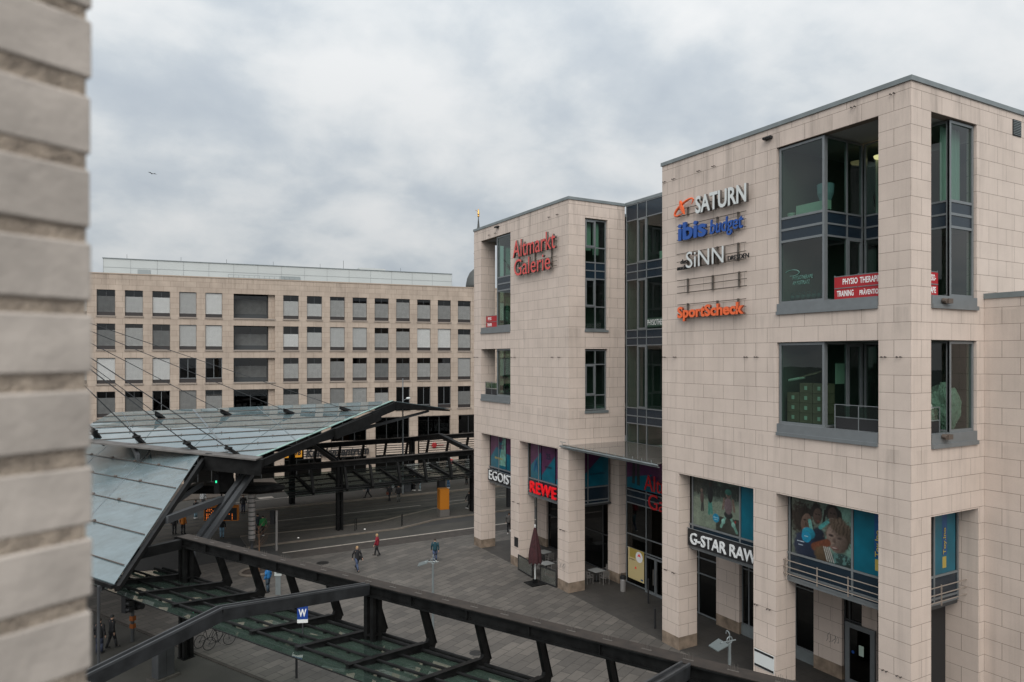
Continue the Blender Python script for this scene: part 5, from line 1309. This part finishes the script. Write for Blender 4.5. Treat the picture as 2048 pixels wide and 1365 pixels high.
MB().box(-.05,.05,-.16,-.142,.65,.80).build('green_lens', mat('green_lamp2',(.0,.4,.2),.3,emit=((.05,1,.45),1.2)), g)
# departure board
o = thing('departure_board', 'orange framed electronic departure board with glowing digits under the glass roof', 'display board', (-18.1,42.5,2.6), R(-29.3))
MB().box(-1.3,1.3,0,.25,0,1.18).build('board_case', mat('board_orange',(.50,.15,.008),.5), o, bevel=.01); MB().box(-1.22,1.22,-.012,.0,.06,.98).build('screen', m_black, o)
dg = MB(); random.seed(3)
for (x0, n, rows_) in ((-1.1,2,(0,1,2,3,5,6)),(-.85,1,(1,3,5,6)),(-.72,3,(0,1,2,3,4,5,6)),(-.35,1,(0,1,2,3,4,5,6)),(-.10,1,(0,1,2,4,5,6)),(.15,3,(2,3,4,5,6)),(.62,1,(3,4,6)),(.85,1,(0,1,2,3))):
    for r in rows_:
        for k in range(n):
            if random.random() < .85: x = x0+k*.11; z = .12+r*.12; dg.box(x,x+.04,-.018,-.0125,z,z+.06)
dg.build('led_digit', mat('led_amber',(.8,.2,.02),.5,emit=((1,.22,.03),1.0)), o)
MB().box(-.04,.04,.1,.18,1.18,3.2).box(.9,.98,.1,.18,1.18,3.2).build('hanger', m_black, o)
# tall mast lamp in front of the office building
o = thing('street_lamp', 'tall thin grey mast lamp in front of the office building', 'lamp post', (2.4,58.2,.1), .3)
MB().tube((0,0,0),(0,0,12.6),.11,10,r2=.06).build('lamp_post', m_alu, o); MB().tube((0,0,10.2),(.6,0,10.4),.03).build('lamp_arm', m_alu, o); MB().ball((.75,0,10.42),.3,.16,.12).build('lamp_head', m_silver, o)
# stop signs
o = thing('stop_sign', 'small blue sign with a white W on a short post above the near canopy', 'sign', (-18.86,12.54,4.06), R(-22))
MB().tube((0,.03,0),(0,.03,1.5),.03).build('post', m_steelL, o); MB().box(-.20,.20,-.02,.01,.82,1.32).build('sign_plate', mat('sign_blue',(.006,.045,.25),.4), o)
text_obj('lettering', 'W', .30, .30, m_white, o, (-.15,-.022,.92), ROT_Y, depth=.004, bold=.03); MB().box(-.20,.20,-.022,.008,.68,.815).build('white_strip', m_white, o)
MB().tube((0,.03,.05),(-1.2,-.3,-.15),.02).build('stay_rod', m_chrome, o)
o = thing('stop_sign', 'grey stop post with a small pale timetable plate beside the person in blue', 'sign', (-16.15,31.0,PZ), R(-25))
MB().box(-.16,.16,-.03,.03,0,1.2).build('post', m_zinc, o); MB().box(-.22,.22,-.04,.04,1.2,1.85).build('timetable_plate', mat('pale_plate',(.42,.45,.44),.5), o); MB().box(-.10,.10,-.05,-.042,1.35,1.6).build('print', m_zinc, o)
o = thing('utility_cabinet', 'grey utility cabinet on a concrete base under the near canopy', 'cabinet', (-23.2,21.6,.0), R(30))
MB().box(-.42,.42,-.25,.25,.12,1.5).build('cabinet_body', m_steelL, o, bevel=.015); MB().box(-.6,.6,-.4,.4,-.05,.118).build('cabinet_base', m_isl.copy(), o); MB().box(-.005,.005,-.256,-.25,.2,1.4).build('door_gap', m_black, o)
o = thing('round_planter', 'round stone-edged planting bed at the foot of the ringed column', 'planting bed', (-16.6,36.6,.012))
MB().torus((0,0,.05),1.0,.10,'z',28,6).build('stone_rim', m_kerb, o); MB().lathe([(.98,0),(.5,.10),(.1,.14)],20).build('soil', mat('dark_soil',(.045,.032,.024),.95,vary=.3,vscale=6), o)
tr = thing('sapling', 'thin bare sapling in the round planting bed', 'tree', (-16.4,36.3,.08))
t_ = MB().tube((0,0,0),(.03,.02,1.6),.055,8,r2=.04).tube((.03,.02,1.6),(0,.05,3.2),.04,8,r2=.015); t_.build('trunk', m_wood, tr)
tw = MB()
for k in range(14):
    a = random.random()*6.28; z = 1.5+k*.12; q = (math.cos(a)*.6,math.sin(a)*.6,z+.55); tw.tube((.02,.03,z),q,.012,5,r2=.004); tw.tube(q,(q[0]*1.3,q[1]*1.2,q[2]+.3),.005,4,r2=.002)
tw.build('twigs', m_wood, tr)
mdish = MB().lathe([(.09,0),(.09,.02),(.02,.05)],10)
d0 = tag(mdish.build('road_stud', mat('white_stud',(.8,.8,.78),.4,emit=((1,.95,.85),.25)), loc=(-11.9,44.4,.105)), 'small white stud on the island left of the far canopy column', 'road stud')
d1 = d0.copy(); COL.objects.link(d1); d1.location = (-6.2,44.6,.105); d1['label'] = 'small white stud on the island right of the far canopy column'

# café
um = thing('parasol', 'closed maroon parasol on a slab base by the cafe pillars', 'parasol', (-.85,24.94,PZ))
MB().box(-.55,.55,-.55,.55,0,.05).box(-.12,.12,-.12,.12,.05,.3).build('parasol_base', m_steel, um); MB().tube((0,0,.05),(0,0,3.85),.035).build('pole', m_silver, um)
rings = []
for z, r in ((1.45,.36),(1.50,.40),(1.9,.38),(2.6,.28),(3.3,.15),(3.72,.06)):
    rings.append([(r*(1+.16*(k%2)*(1 if z < 3.4 else .4))*math.cos(2*math.pi*k/18), r*(1+.16*(k%2))*math.sin(2*math.pi*k/18), z-(.12*(k%2) if z < 1.6 else 0)) for k in range(18)])
MB().loft(rings).build('folded_canopy', mat('maroon_cloth',(.034,.0075,.0095),.85,vary=.3,vscale=5), um); MB().ball((0,0,3.86),.06).build('finial', m_silver, um)
m_seat = mat('dark_wicker', (.12,.112,.104), .7); m_tt = mat('grey_tabletop', (.28,.285,.28), .45)
def table(label, x, y, rz):
    o = thing('cafe_table', label, 'table', (x,y,PZ), rz)
    MB().box(-.42,.42,-.42,.42,.72,.755).build('table_top', m_tt, o, bevel=.01); MB().tube((0,0,.03),(0,0,.72),.035).build('table_post', m_steelL, o); MB().lathe([(.26,0),(.24,.03)],14).build('table_foot', m_steel, o); return o
def chair_proto():
    o = thing('cafe_chair', '', 'chair', (0,0,0))
    MB().box(-.23,.23,-.22,.22,.43,.46).build('seat', m_seat, o)
    b = MB()
    for k in range(5): b.box(-.22,.22,.21+.01*k,.235+.01*k,.55+k*.075,.60+k*.075)
    b.build('backrest', m_seat, o)
    for sx in (-1,1):
        for sy in (-1,1): MB().tube((sx*.22,sy*.21,0),(sx*.22,sy*.22,.43 if sy < 0 else .90),.015,6).build('leg', m_chrome, o)
        MB().path([(sx*.24,-.2,.43),(sx*.24,-.2,.65),(sx*.24,.22,.65)],.014,6).build('armrest', m_chrome, o)
    return o
ch0 = chair_proto(); used_ = [0]
def chair(label, x, y, rz):
    o = ch0 if not used_[0] else copy_tree(ch0); used_[0] = 1; o.location = (x,y,PZ); o.rotation_euler = (0,0,rz); o['label'] = label
table('grey square cafe table behind the low glass screens by the parasol', .95, 26.4, .1)
table('square cafe table deep in the arcade behind the parasol', 2.3, 28.9, .2)
table('square cafe table beside the corner pillar near the glass doors', 3.0, 23.35, .1)
chair('cafe chair on the near side of the table by the parasol', 1.0, 25.7, R(180))
chair('cafe chair on the left side of the table by the parasol', .25, 26.5, R(90))
chair('cafe chair on the far side of the table by the parasol', .95, 27.2, 0)
chair('cafe chair on the inner side of the table by the parasol', 1.75, 26.4, R(-90))
chair('cafe chair at the near side of the table deep in the arcade', 2.3, 28.1, R(180))
chair('cafe chair at the far side of the table deep in the arcade', 2.4, 29.7, 0)
chair('cafe chair nearest the plaza at the table beside the corner pillar', 2.25, 23.2, R(80))
chair('cafe chair in front of the table beside the corner pillar', 3.1, 22.6, R(175))
chair('cafe chair behind the table beside the corner pillar', 3.9, 23.5, R(-85))
def screen(label, p, q, red=False):
    o = thing('cafe_screen', label, 'screen', (*p, PZ), math.atan2(q[1]-p[1], q[0]-p[0])); Ln = math.hypot(q[0]-p[0], q[1]-p[1])
    f = MB().box(0,.05,-.03,.03,0,1.1).box(Ln-.05,Ln,-.03,.03,0,1.1).box(.05,Ln-.05,-.03,.03,1.04,1.1).box(.05,Ln-.05,-.03,.03,.04,.12); f.build('screen_frame', m_black, o)
    MB().box(.05,Ln-.05,-.008,.008,.12,1.04).build('glass_infill', glass_mat('screen_glass',(.45,.48,.46),base=.03,film=(.22,.22,.20),filmfac=.35), o)
    if red: text_obj('lettering', 'Backerei', Ln*.55, .16, m_rl, o, (Ln*.82,.012,.62), Matrix(((-1,0,0),(0,0,1),(0,1,0))), depth=.004, bold=.02)
screen('dark framed glass cafe screen between the middle pillar and the parasol', (-.30,28.15), (-.42,26.0))
screen('dark framed glass cafe screen with red lettering beside the corner pillar', (-.38,25.0), (-.1,23.5), True)

# bicycles
def bike(label, x, y, rz):
    o = thing('bicycle', label, 'bicycle', (x,y,PZ), rz)
    for yy in (-.52,.52):
        w_ = MB().torus((0,yy,.34),.32,.018,'x',28,5).build('wheel', m_rubber, o)
        sp = MB()
        for k in range(10): a = k*R(36); sp.tube((0,yy,.34),(0,yy+.31*math.cos(a),.34+.31*math.sin(a)),.003,3)
        sp.lathe([(.03,.31),(.03,.37)],8,(0,yy,0)).build('spokes', m_steelL, w_)
    B_ = (0,-.05,.30); S_ = (0,-.18,.82); H_ = (0,.34,.80); Rr = (0,-.52,.34); F_ = (0,.52,.34)
    MB().tube(B_,S_,.016).tube(B_,H_,.018).tube(S_,H_,.016).tube(B_,Rr,.012).tube(S_,Rr,.011).tube((0,.37,.92),F_,.014).tube(B_,(.1,.03,.2),.01).tube(B_,(-.1,-.12,.4),.01).build('frame', m_black, o)
    MB().path([(-.28,.22,1.02),(-.1,.36,1.0),(.1,.36,1.0),(.28,.22,1.02)],.013).tube((0,.36,1.0),(0,.36,.85),.014).build('handlebar', m_steelL, o)
    MB().loft([[(-.02,.0,.93),(.02,.0,.93),(.02,.0,.96),(-.02,.0,.96)],[(-.08,-.26,.92),(.08,-.26,.92),(.08,-.26,.98),(-.08,-.26,.98)]]).tube((0,-.18,.8),(0,-.19,.93),.014).build('saddle', m_black, o)
bike('black bicycle leaning beside the near canopy column, front wheel to the right', -20.45, 24.05, R(-75))
bike('second dark bicycle parked behind the first by the near canopy column', -20.9, 24.7, R(-60))
# parked car half hidden behind the far canopy
o = thing('parked_car', 'dark estate car standing on the far road behind the canopy', 'car', (3.9,62.9,.012), R(-90+4))
m_carp = mat('black_car_paint', (.012,.014,.016), .2, .3)
prof = [(-2.2,.35),(-2.25,.7),(-2.1,.95),(-1.1,1.0),(.9,1.02),(2.15,.98),(2.25,.6),(2.2,.35)]
def ring_(y_s): return [(y_s*.9 if 0 else y_s, a, z) for a, z in prof]
MB().loft([[(-.80,a*.98,z) for a,z in prof],[(-.88,a,z) for a,z in prof],[(.88,a,z) for a,z in prof],[(.80,a*.98,z) for a,z in prof]]).build('car_body', m_carp, o, bevel=.03)
cab = [(-1.25,1.0),(-.45,1.45),(1.5,1.47),(2.1,1.0)]
MB().loft([[(-.82,a,z) if z < 1.1 else (-.62,a,z) for a,z in cab],[(.82,a,z) if z < 1.1 else (.62,a,z) for a,z in cab]]).build('window', m_glassD, o); MB().box(-.62,.62,-.42,1.48,1.462,1.50).build('roof', m_carp, o)
for sx in (-1,1):
    for yy in (-1.35,1.35):
        wh = MB().torus((sx*.80,yy,.33),.24,.10,'x',20,8).build('wheel', m_rubber, o); MB().tube((sx*.84,yy,.33),(sx*.88,yy,.33),.2,12).build('rim', m_silver, wh)
    MB().box(sx*.62-.18,sx*.62+.18,-2.27,-2.2,.68,.82).build('headlight', m_silver, o); MB().box(sx*.70-.12,sx*.70+.12,2.2,2.27,.72,.92).build('tail_light', m_red, o)
# brick pier of the window the picture is taken from
bw = thing('brick_wall', 'close pale brick wall edge with recessed sandy joints, soft at the left margin', 'wall', (-25.29,-14.47,0), math.atan2(.49,.87))
m_brick = mat('pale_brick', (.425,.372,.328), .85, vary=.22, vscale=8, bump=.12, bscale=50); m_mort = mat('sandy_mortar', (.33,.268,.212), .95, vary=.3, vscale=40, bump=.6, bscale=160)
random.seed(11)
bb = MB(); z = 12.9; i = 0
while z < 17.2:
    e = random.uniform(-.002,.003) + (15-z)*.0022; dz = random.uniform(-.0015,.0015); tilt = random.uniform(-.002,.002)
    h = .0655
    j0 = random.uniform(-.001,.002); xs_ = [-1.2,-.93,-.69,-.45,-.21, e] if i % 2 else [-1.2,-1.05,-.81,-.57,-.33, e]
    for a, b in zip(xs_, xs_[1:]):
        a2 = a+.010; j = random.uniform(-.002,.003)
        bb.loft([[(x, yy, zz) for x, zz in ((a2,z+dz),(b,z+dz+tilt),(b,z+h+dz+tilt),(a2,z+h+dz))] for yy in (-.0+j, .16)])
    z += .0832; i += 1
bo = bb.build('brick', m_brick, bw, bevel=.0025)
MB().box(-1.2,-.005,.0035,.17,12.9,17.2).build('mortar_joint', m_mort, bw)
MB().box(-1.2,-.002,.172,.40,0,26).build('wall_core', m_mort, bw)
for a, b in ((0,12.89),(17.21,26)): MB().box(-1.2,-.001,.0,.171,a,b).build('brick', m_brick, bw)
# ================================================================== people
def skin_mesh(name, pts, edges, sub=1):
    me = bpy.data.meshes.new(name); me.from_pydata([p for p, r in pts], edges, []); ob = bpy.data.objects.new(name, me); COL.objects.link(ob)
    md = ob.modifiers.new('skin','SKIN'); md.use_smooth_shade = True
    sv = ob.data.skin_vertices[0].data
    for i, (p, r) in enumerate(pts): sv[i].radius = r if isinstance(r, tuple) else (r, r)
    sv[0].use_root = True
    if sub: s = ob.modifiers.new('sub','SUBSURF'); s.levels = sub; s.render_levels = sub
    dg = bpy.context.evaluated_depsgraph_get(); out_ = bpy.data.meshes.new_from_object(ob.evaluated_get(dg)); bpy.data.objects.remove(ob); out_.name = name
    return out_
def joints(pose):
    """standing 1.72 m figure facing +y; pose = stride, arm swing, phone flag"""
    st, ar, phone, sit = pose
    J = {'pelvis':(0,0,.92),'spine':(0,.01,1.12),'chest':(0,.0,1.33),'neck':(0,.01,1.47),'head':(0,.03,1.60),'crown':(0,.02,1.69)}
    for s, nm in ((1,'r'),(-1,'l')):
        f = s*st
        J['hip'+nm] = (s*.09,0,.90)
        if sit:
            J['knee'+nm] = (s*.11,.42,.50); J['ank'+nm] = (s*.11,.40,.08); J['toe'+nm] = (s*.12,.58,.04)
        else:
            J['knee'+nm] = (s*.095,.16*f+.03,.49); back = max(0,-f); J['ank'+nm] = (s*.095,.34*f-.05*back,.08+.10*back); J['toe'+nm] = (s*.105,.34*f+.13-.02*back,.035+.03*back)
        J['sh'+nm] = (s*.19,-.0,1.40)
        if phone and s > 0:
            J['elb'+nm] = (s*.24,.02,1.13); J['wri'+nm] = (s*.12,.25,1.25)
        else:
            J['elb'+nm] = (s*.25,-.16*f*ar-.02,1.12); J['wri'+nm] = (s*.26,-.24*f*ar+.06,.88)
    return J
BODY = {}
def body_mesh(pose):
    if pose in BODY: return BODY[pose]
    J = joints(pose); pts = []; ed = []; ix = {}
    def P(n, co, r): ix[n] = len(pts); pts.append((co, r)); return ix[n]
    P('pelvis',J['pelvis'],(.135,.10)); P('spine',J['spine'],(.125,.09)); P('chest',J['chest'],(.15,.10)); P('neck',J['neck'],.052); P('head',J['head'],(.076,.095)); P('crown',J['crown'],(.06,.075))
    for a, b in (('pelvis','spine'),('spine','chest'),('chest','neck'),('neck','head'),('head','crown')): ed.append((ix[a],ix[b]))
    h = J['head']; P('nose',(h[0],h[1]+.105,h[2]-.01),.014); ed.append((ix['head'],ix['nose']))
    for s in (1,-1): P('ear%d'%s,(h[0]+s*.082,h[1]-.005,h[2]),.014); ed.append((ix['head'],ix['ear%d'%s]))
    for nm, s in (('r',1),('l',-1)):
        P('hip'+nm,J['hip'+nm],.085); P('knee'+nm,J['knee'+nm],.058); P('ank'+nm,J['ank'+nm],.040); P('toe'+nm,J['toe'+nm],(.042,.03))
        ed.extend([(ix['pelvis'],ix['hip'+nm]),(ix['hip'+nm],ix['knee'+nm]),(ix['knee'+nm],ix['ank'+nm]),(ix['ank'+nm],ix['toe'+nm])])
        P('sh'+nm,J['sh'+nm],.058); P('elb'+nm,J['elb'+nm],.042); P('wri'+nm,J['wri'+nm],.028)
        ed.extend([(ix['chest'],ix['sh'+nm]),(ix['sh'+nm],ix['elb'+nm]),(ix['elb'+nm],ix['wri'+nm])])
        e_ = Vector(J['elb'+nm]); w_ = Vector(J['wri'+nm]); d = (w_-e_).normalized(); sd = Vector((0,1,0)) if abs(d.y) < .8 else Vector((1,0,0)); sd = (sd-d*sd.dot(d)).normalized(); nrm = d.cross(sd)
        P('palm'+nm,tuple(w_+d*.07),(.034,.016)); ed.append((ix['wri'+nm],ix['palm'+nm]))
        for k, (o_, l) in enumerate(((-.028,.062),(-.009,.075),(.010,.070),(.028,.055))):
            a = w_+d*.095+sd*o_; b = a+d*l*.5+nrm*.008*(-s); c = a+d*l*.95+nrm*.024*(-s)
            for t, q, r in (('a',a,.0095),('b',b,.009),('c',c,.0075)): P('f%s%d%s'%(nm,k,t),tuple(q),r)
            ed.extend([(ix['palm'+nm],ix['f%s%da'%(nm,k)]),(ix['f%s%da'%(nm,k)],ix['f%s%db'%(nm,k)]),(ix['f%s%db'%(nm,k)],ix['f%s%dc'%(nm,k)])])
        a = w_+d*.04+sd*.035; b = a+d*.035+sd*.022
        P('t%sa'%nm,tuple(a),.011); P('t%sb'%nm,tuple(b),.009); ed.extend([(ix['palm'+nm],ix['t%sa'%nm]),(ix['t%sa'%nm],ix['t%sb'%nm])])
    me = skin_mesh('person_body', pts, ed, 1); me.materials.append(m_skin); BODY[pose] = (me, J); return BODY[pose]
m_skin = mat('skin', (.40,.24,.17), .6)
MC = {}
def cloth(c):
    if c not in MC: MC[c] = mat('cloth_%02d' % len(MC), c, .85, vary=.18, vscale=7)
    return MC[c]
def ell(c, rx, ry, n=12): return [(c[0]+rx*math.cos(2*math.pi*k/n), c[1]+ry*math.sin(2*math.pi*k/n), c[2]) for k in range(n)]
def person(label, x, y, face, coat, trou, hair=(.03,.02,.015), pose=(0,0,0,0), hem=.80, h=1.72, long_hair=False, bag=None, shoes=(.02,.02,.02), z=PZ, hat=None):
    o = thing('person', label, 'person', (x,y,z), R(face)); sc = h/1.72; o.scale = (sc,sc,sc)
    me, J = body_mesh(pose)
    b = bpy.data.objects.new('body', me); COL.objects.link(b); b.parent = o
    # trousers: seat and two legs
    t = MB()
    t.loft([ell((0,0,.80),.155,.115), ell((0,0,.92),.165,.125), ell((0,.0,1.02),.155,.115)])
    for nm in 'rl':
        hp, kn, an = Vector(J['hip'+nm]), Vector(J['knee'+nm]), Vector(J['ank'+nm]); t.tube(hp+Vector((0,0,-.02)), kn, .098, 12, r2=.072); t.tube(kn+(hp-kn).normalized()*.02, an+(kn-an).normalized()*.0, .073, 12, r2=.060); t.ball(kn,.073,.073,.073,10,6)
    t.build('trousers', cloth(trou), o, smooth=True)
    c = MB(); hz = hem if not pose[3] else .88
    c.loft([ell((0,.0,hz),.20 if hem < .85 else .175,.155 if hem < .85 else .135), ell((0,0,(hz+1.12)/2),.175,.135), ell((0,.0,1.14),.165,.125), ell((0,0,1.30),.195,.135), ell((0,0,1.40),.185,.115), ell((0,.0,1.46),.10,.085), ell((0,.01,1.50),.068,.07)])
    for nm in 'rl':
        s_, e_, w_ = Vector(J['sh'+nm]), Vector(J['elb'+nm]), Vector(J['wri'+nm]); c.ball(s_,.074,.072,.07,10,6); c.tube(s_, e_, .072, 12, r2=.058); c.ball(e_,.058,.058,.058,10,6); c.tube(e_, w_+(e_-w_)*.06, .058, 12, r2=.045)
    c.build('coat', cloth(coat), o, smooth=True)
    hd = J['head']; hm = MB()
    hm.ball((hd[0],hd[1]-.018,hd[2]+.045),.092,.105,.085,12,7)
    if long_hair: hm.loft([ell((hd[0],hd[1]-.05,hd[2]-.14),.085,.05), ell((hd[0],hd[1]-.05,hd[2]-.02),.098,.07), ell((hd[0],hd[1]-.03,hd[2]+.05),.094,.085)])
    hm.build('hair', cloth(hat or hair), o, smooth=True)
    for nm in 'rl':
        an, to = Vector(J['ank'+nm]), Vector(J['toe'+nm]); d = Vector((to.x-an.x,to.y-an.y,0)).normalized(); zz = max(0, to.z-.035)
        s2 = MB().loft([[tuple(Vector((an.x,an.y,0))+d*a+Vector((d.y,-d.x,0))*q+Vector((0,0,zz+(z_ if a < .12 else z_*.75)+max(0,an.z-.08)*(1-max(a,0)/.2)))) for q, z_ in ((-w2,0),(w2,0),(w2*.8,.09),(-w2*.8,.09))] for a, w2 in ((-.08,.036),(.02,.045),(.13,.048),(.19,.03))])
        s2.build('shoe', cloth(shoes), o)
    if bag:
        g = MB().box(-.34,-.24,-.16,.14,.72,.98).path([(-.29,0,.97),(-.2,.02,1.25),(-.12,0,1.46)],.012,5); g.build('bag', cloth(bag), o, bevel=.03)
    return o
WALK=(1,1,0,0); WALK2=(-1,1,0,0); HALF=(.55,.8,0,0); STAND=(.12,.3,0,0); PHONE=(.1,.2,1,0); SIT=(0,.2,0,1)
K=(.012,.012,.014); NV=(.015,.02,.04); JN=(.045,.065,.12); JL=(.13,.20,.29); BR=(.03,.02,.014); BL=(.34,.22,.11); WH_=(.6,.6,.58)
person('blond woman in long black coat and jeans striding across the plaza', -10.27,33.54, 190, K, JN, BL, WALK, .74, long_hair=True, bag=(.02,.02,.022))
person('blond person in a crimson jacket and black trousers on the plaza edge', -7.82,36.50, 60, (.21,.008,.022), K, BL, HALF, .84, h=1.66, long_hair=True)
person('person in a dark teal jacket and blue jeans seen from behind on the plaza', -4.67,32.77, -20, (.008,.045,.06), JN, BR, HALF, .86, shoes=WH_)
person('woman in an open grey jacket and dark red top passing behind the end pillars', 4.32,37.78, 150, (.16,.15,.14), K, BR, WALK, .86, long_hair=True, shoes=WH_)
person('person all in black with white soles walking along the island by the far canopy column', 5.35,47.74, -75, K, K, BR, WALK2, .84, shoes=WH_, z=.10)
person('person in a dark blue coat walking across the tram tracks', -1.70,57.65, 60, NV, K, BR, WALK, .82, z=.14)
person('person in dark clothes with a brown bag, left of the pair on the tracks', -.07,55.54, 20, K, K, BR, HALF, .80, bag=(.12,.03,.015))
person('person in a bulky black jacket and grey trousers, right of the pair on the tracks', .57,54.6, -20, K, (.07,.07,.065), BR, HALF, .84, h=1.8)
person('person in black with white trainers waiting on the far platform, left of the pair', 4.15,59.2, 90, K, K, BR, STAND, .86, shoes=WH_, z=.14)
person('person in pale jeans with white trainers waiting on the far platform, right of the pair', 4.7,58.9, 70, K, (.22,.28,.31), BR, STAND, .86, shoes=WH_, z=.14)
person('person in a pale top and blue jeans beside the dark bins on the far platform', 8.08,58.7, 120, (.24,.20,.17), (.05,.12,.22), BR, PHONE, .92, shoes=WH_, z=.14)
person('person in dark clothes standing on the platform left of the far canopy end', 10.9,59.8, 100, K, K, BR, STAND, .84, z=.14)
person('person in dark clothes with light blue shoes at the right end of the far platform', 12.2,58.9, 200, K, NV, BR, HALF, .84, shoes=(.3,.45,.45), z=.14)
person('person in a black jacket facing the camera left of the ringed column', -14.3,56.9, 170, K, NV, BR, STAND, .84, h=1.8)
person('person in a grey-brown coat behind the ringed column group', -15.3,57.5, 150, (.07,.06,.05), K, BR, STAND, .82)
person('person in a light grey jacket farther back at the ringed column', -15.2,61.3, 200, (.24,.23,.21), NV, BR, STAND, .86, z=.14)
person('person in white sleeves sitting on the far platform under the roof', -17.4,61.5, 190, (.5,.5,.5), K, BR, SIT, .9, shoes=WH_, z=.0)
person('tall person in a slate coat right of the ringed column', -14.55,47.6, 30, (.03,.042,.05), K, BR, WALK, .84, h=1.78)
person('person with a bright green jacket and black trousers right of the ringed column', -14.25,46.9, 20, (.02,.22,.06), K, BR, HALF, .86, shoes=WH_)
person('person in a black top and pale blue jeans below the departure board', -17.35,47.83, -10, K, (.15,.24,.31), BR, STAND, .90)
person('person in pale jeans and white trainers half hidden behind the roof strut', -18.5,56.8, 20, K, (.16,.25,.30), BR, STAND, .88, shoes=WH_)
person('person in black near the roof edge, beside the one in orange', -20.7,51.2, -20, K, K, BR, STAND, .84)
person('person in an orange jacket standing under the glass roof edge', -20.05,50.9, -30, (.42,.13,.012), K, BR, STAND, .84)
person('dark clothed person at the left margin beside the brick edge', -25.85,26.2, -30, K, NV, BR, STAND, .80, h=1.78)
person('dark clothed person with a pale cap at the left under the roof', -25.30,26.65, -60, K, K, BR, HALF, .82, hat=(.03,.03,.03))
person('person in a bright blue top standing behind the stop post', -16.62,31.75, 40, (.012,.13,.33), (.03,.05,.07), BR, STAND, .92, hat=(.12,.03,.02))
person('person in a red jacket with a white cap in front of the office shopfront', 13.6,70.2, 150, (.5,.012,.015), K, BR, STAND, .86, hat=(.5,.5,.5), z=.13)
# litter bins on the far platform
for i, (x, y, lb) in enumerate(((3.1,58.9,'grey cabinet on the far platform left of the waiting pair'),(7.3,59.0,'black bin cabinet on the far platform beside the person in blue jeans'))):
    c = thing('platform_cabinet', lb, 'cabinet', (x,y,.14), R(5)); MB().box(-.4,.4,-.3,.3,0,1.25).build('cabinet_body', m_steelL if i == 0 else m_black, c, bevel=.02); MB().box(-.43,.43,-.33,.33,1.252,1.30).build('cabinet_lid', m_steel, c)
tag(MB().box(-.35,.35,-.12,.12,.05,2.6).box(-.28,.28,-.125,-.121,.6,2.4).build('advert_stele', m_black, loc=(9.3,46.6,.10), rz=.2), 'tall black advertising stele behind the end pillar of the far block', 'stele')
GRP = {'person':'people around the tram stop and plaza','bollard':'bollards on the plaza','cafe_chair':'chairs at the cafe tables','cafe_table':'cafe tables under the arcade','street_lamp':'street lamps on the plaza','bicycle':'bicycles by the near canopy','wall_sign':'signs high on the stone blocks','fascia_sign':'fascia signs of the arcade','traffic_light':'traffic signals around the stop','tram_stop_canopy':'tram stop canopies','road_stud':'studs on the traffic island','balcony_banner':'red banners on the balconies','balcony_railing':'balcony railings','plastic_sack':'plastic sacks in the side window','platform_cabinet':'cabinets on the far platform','cafe_screen':'glass screens of the cafe','manhole_cover':'manhole covers','poster':'prints in the upper shop windows'}
for o in bpy.data.objects:
    if o.parent is None and 'label' in o and 'group' not in o:
        g_ = GRP.get(o.name.split('.')[0])
        if g_: o['group'] = g_
for o in bpy.data.objects:
    if o.parent is None and o.type in ('MESH','EMPTY') and 'label' not in o and o.get('kind') is None: print('UNTAGGED', o.name)
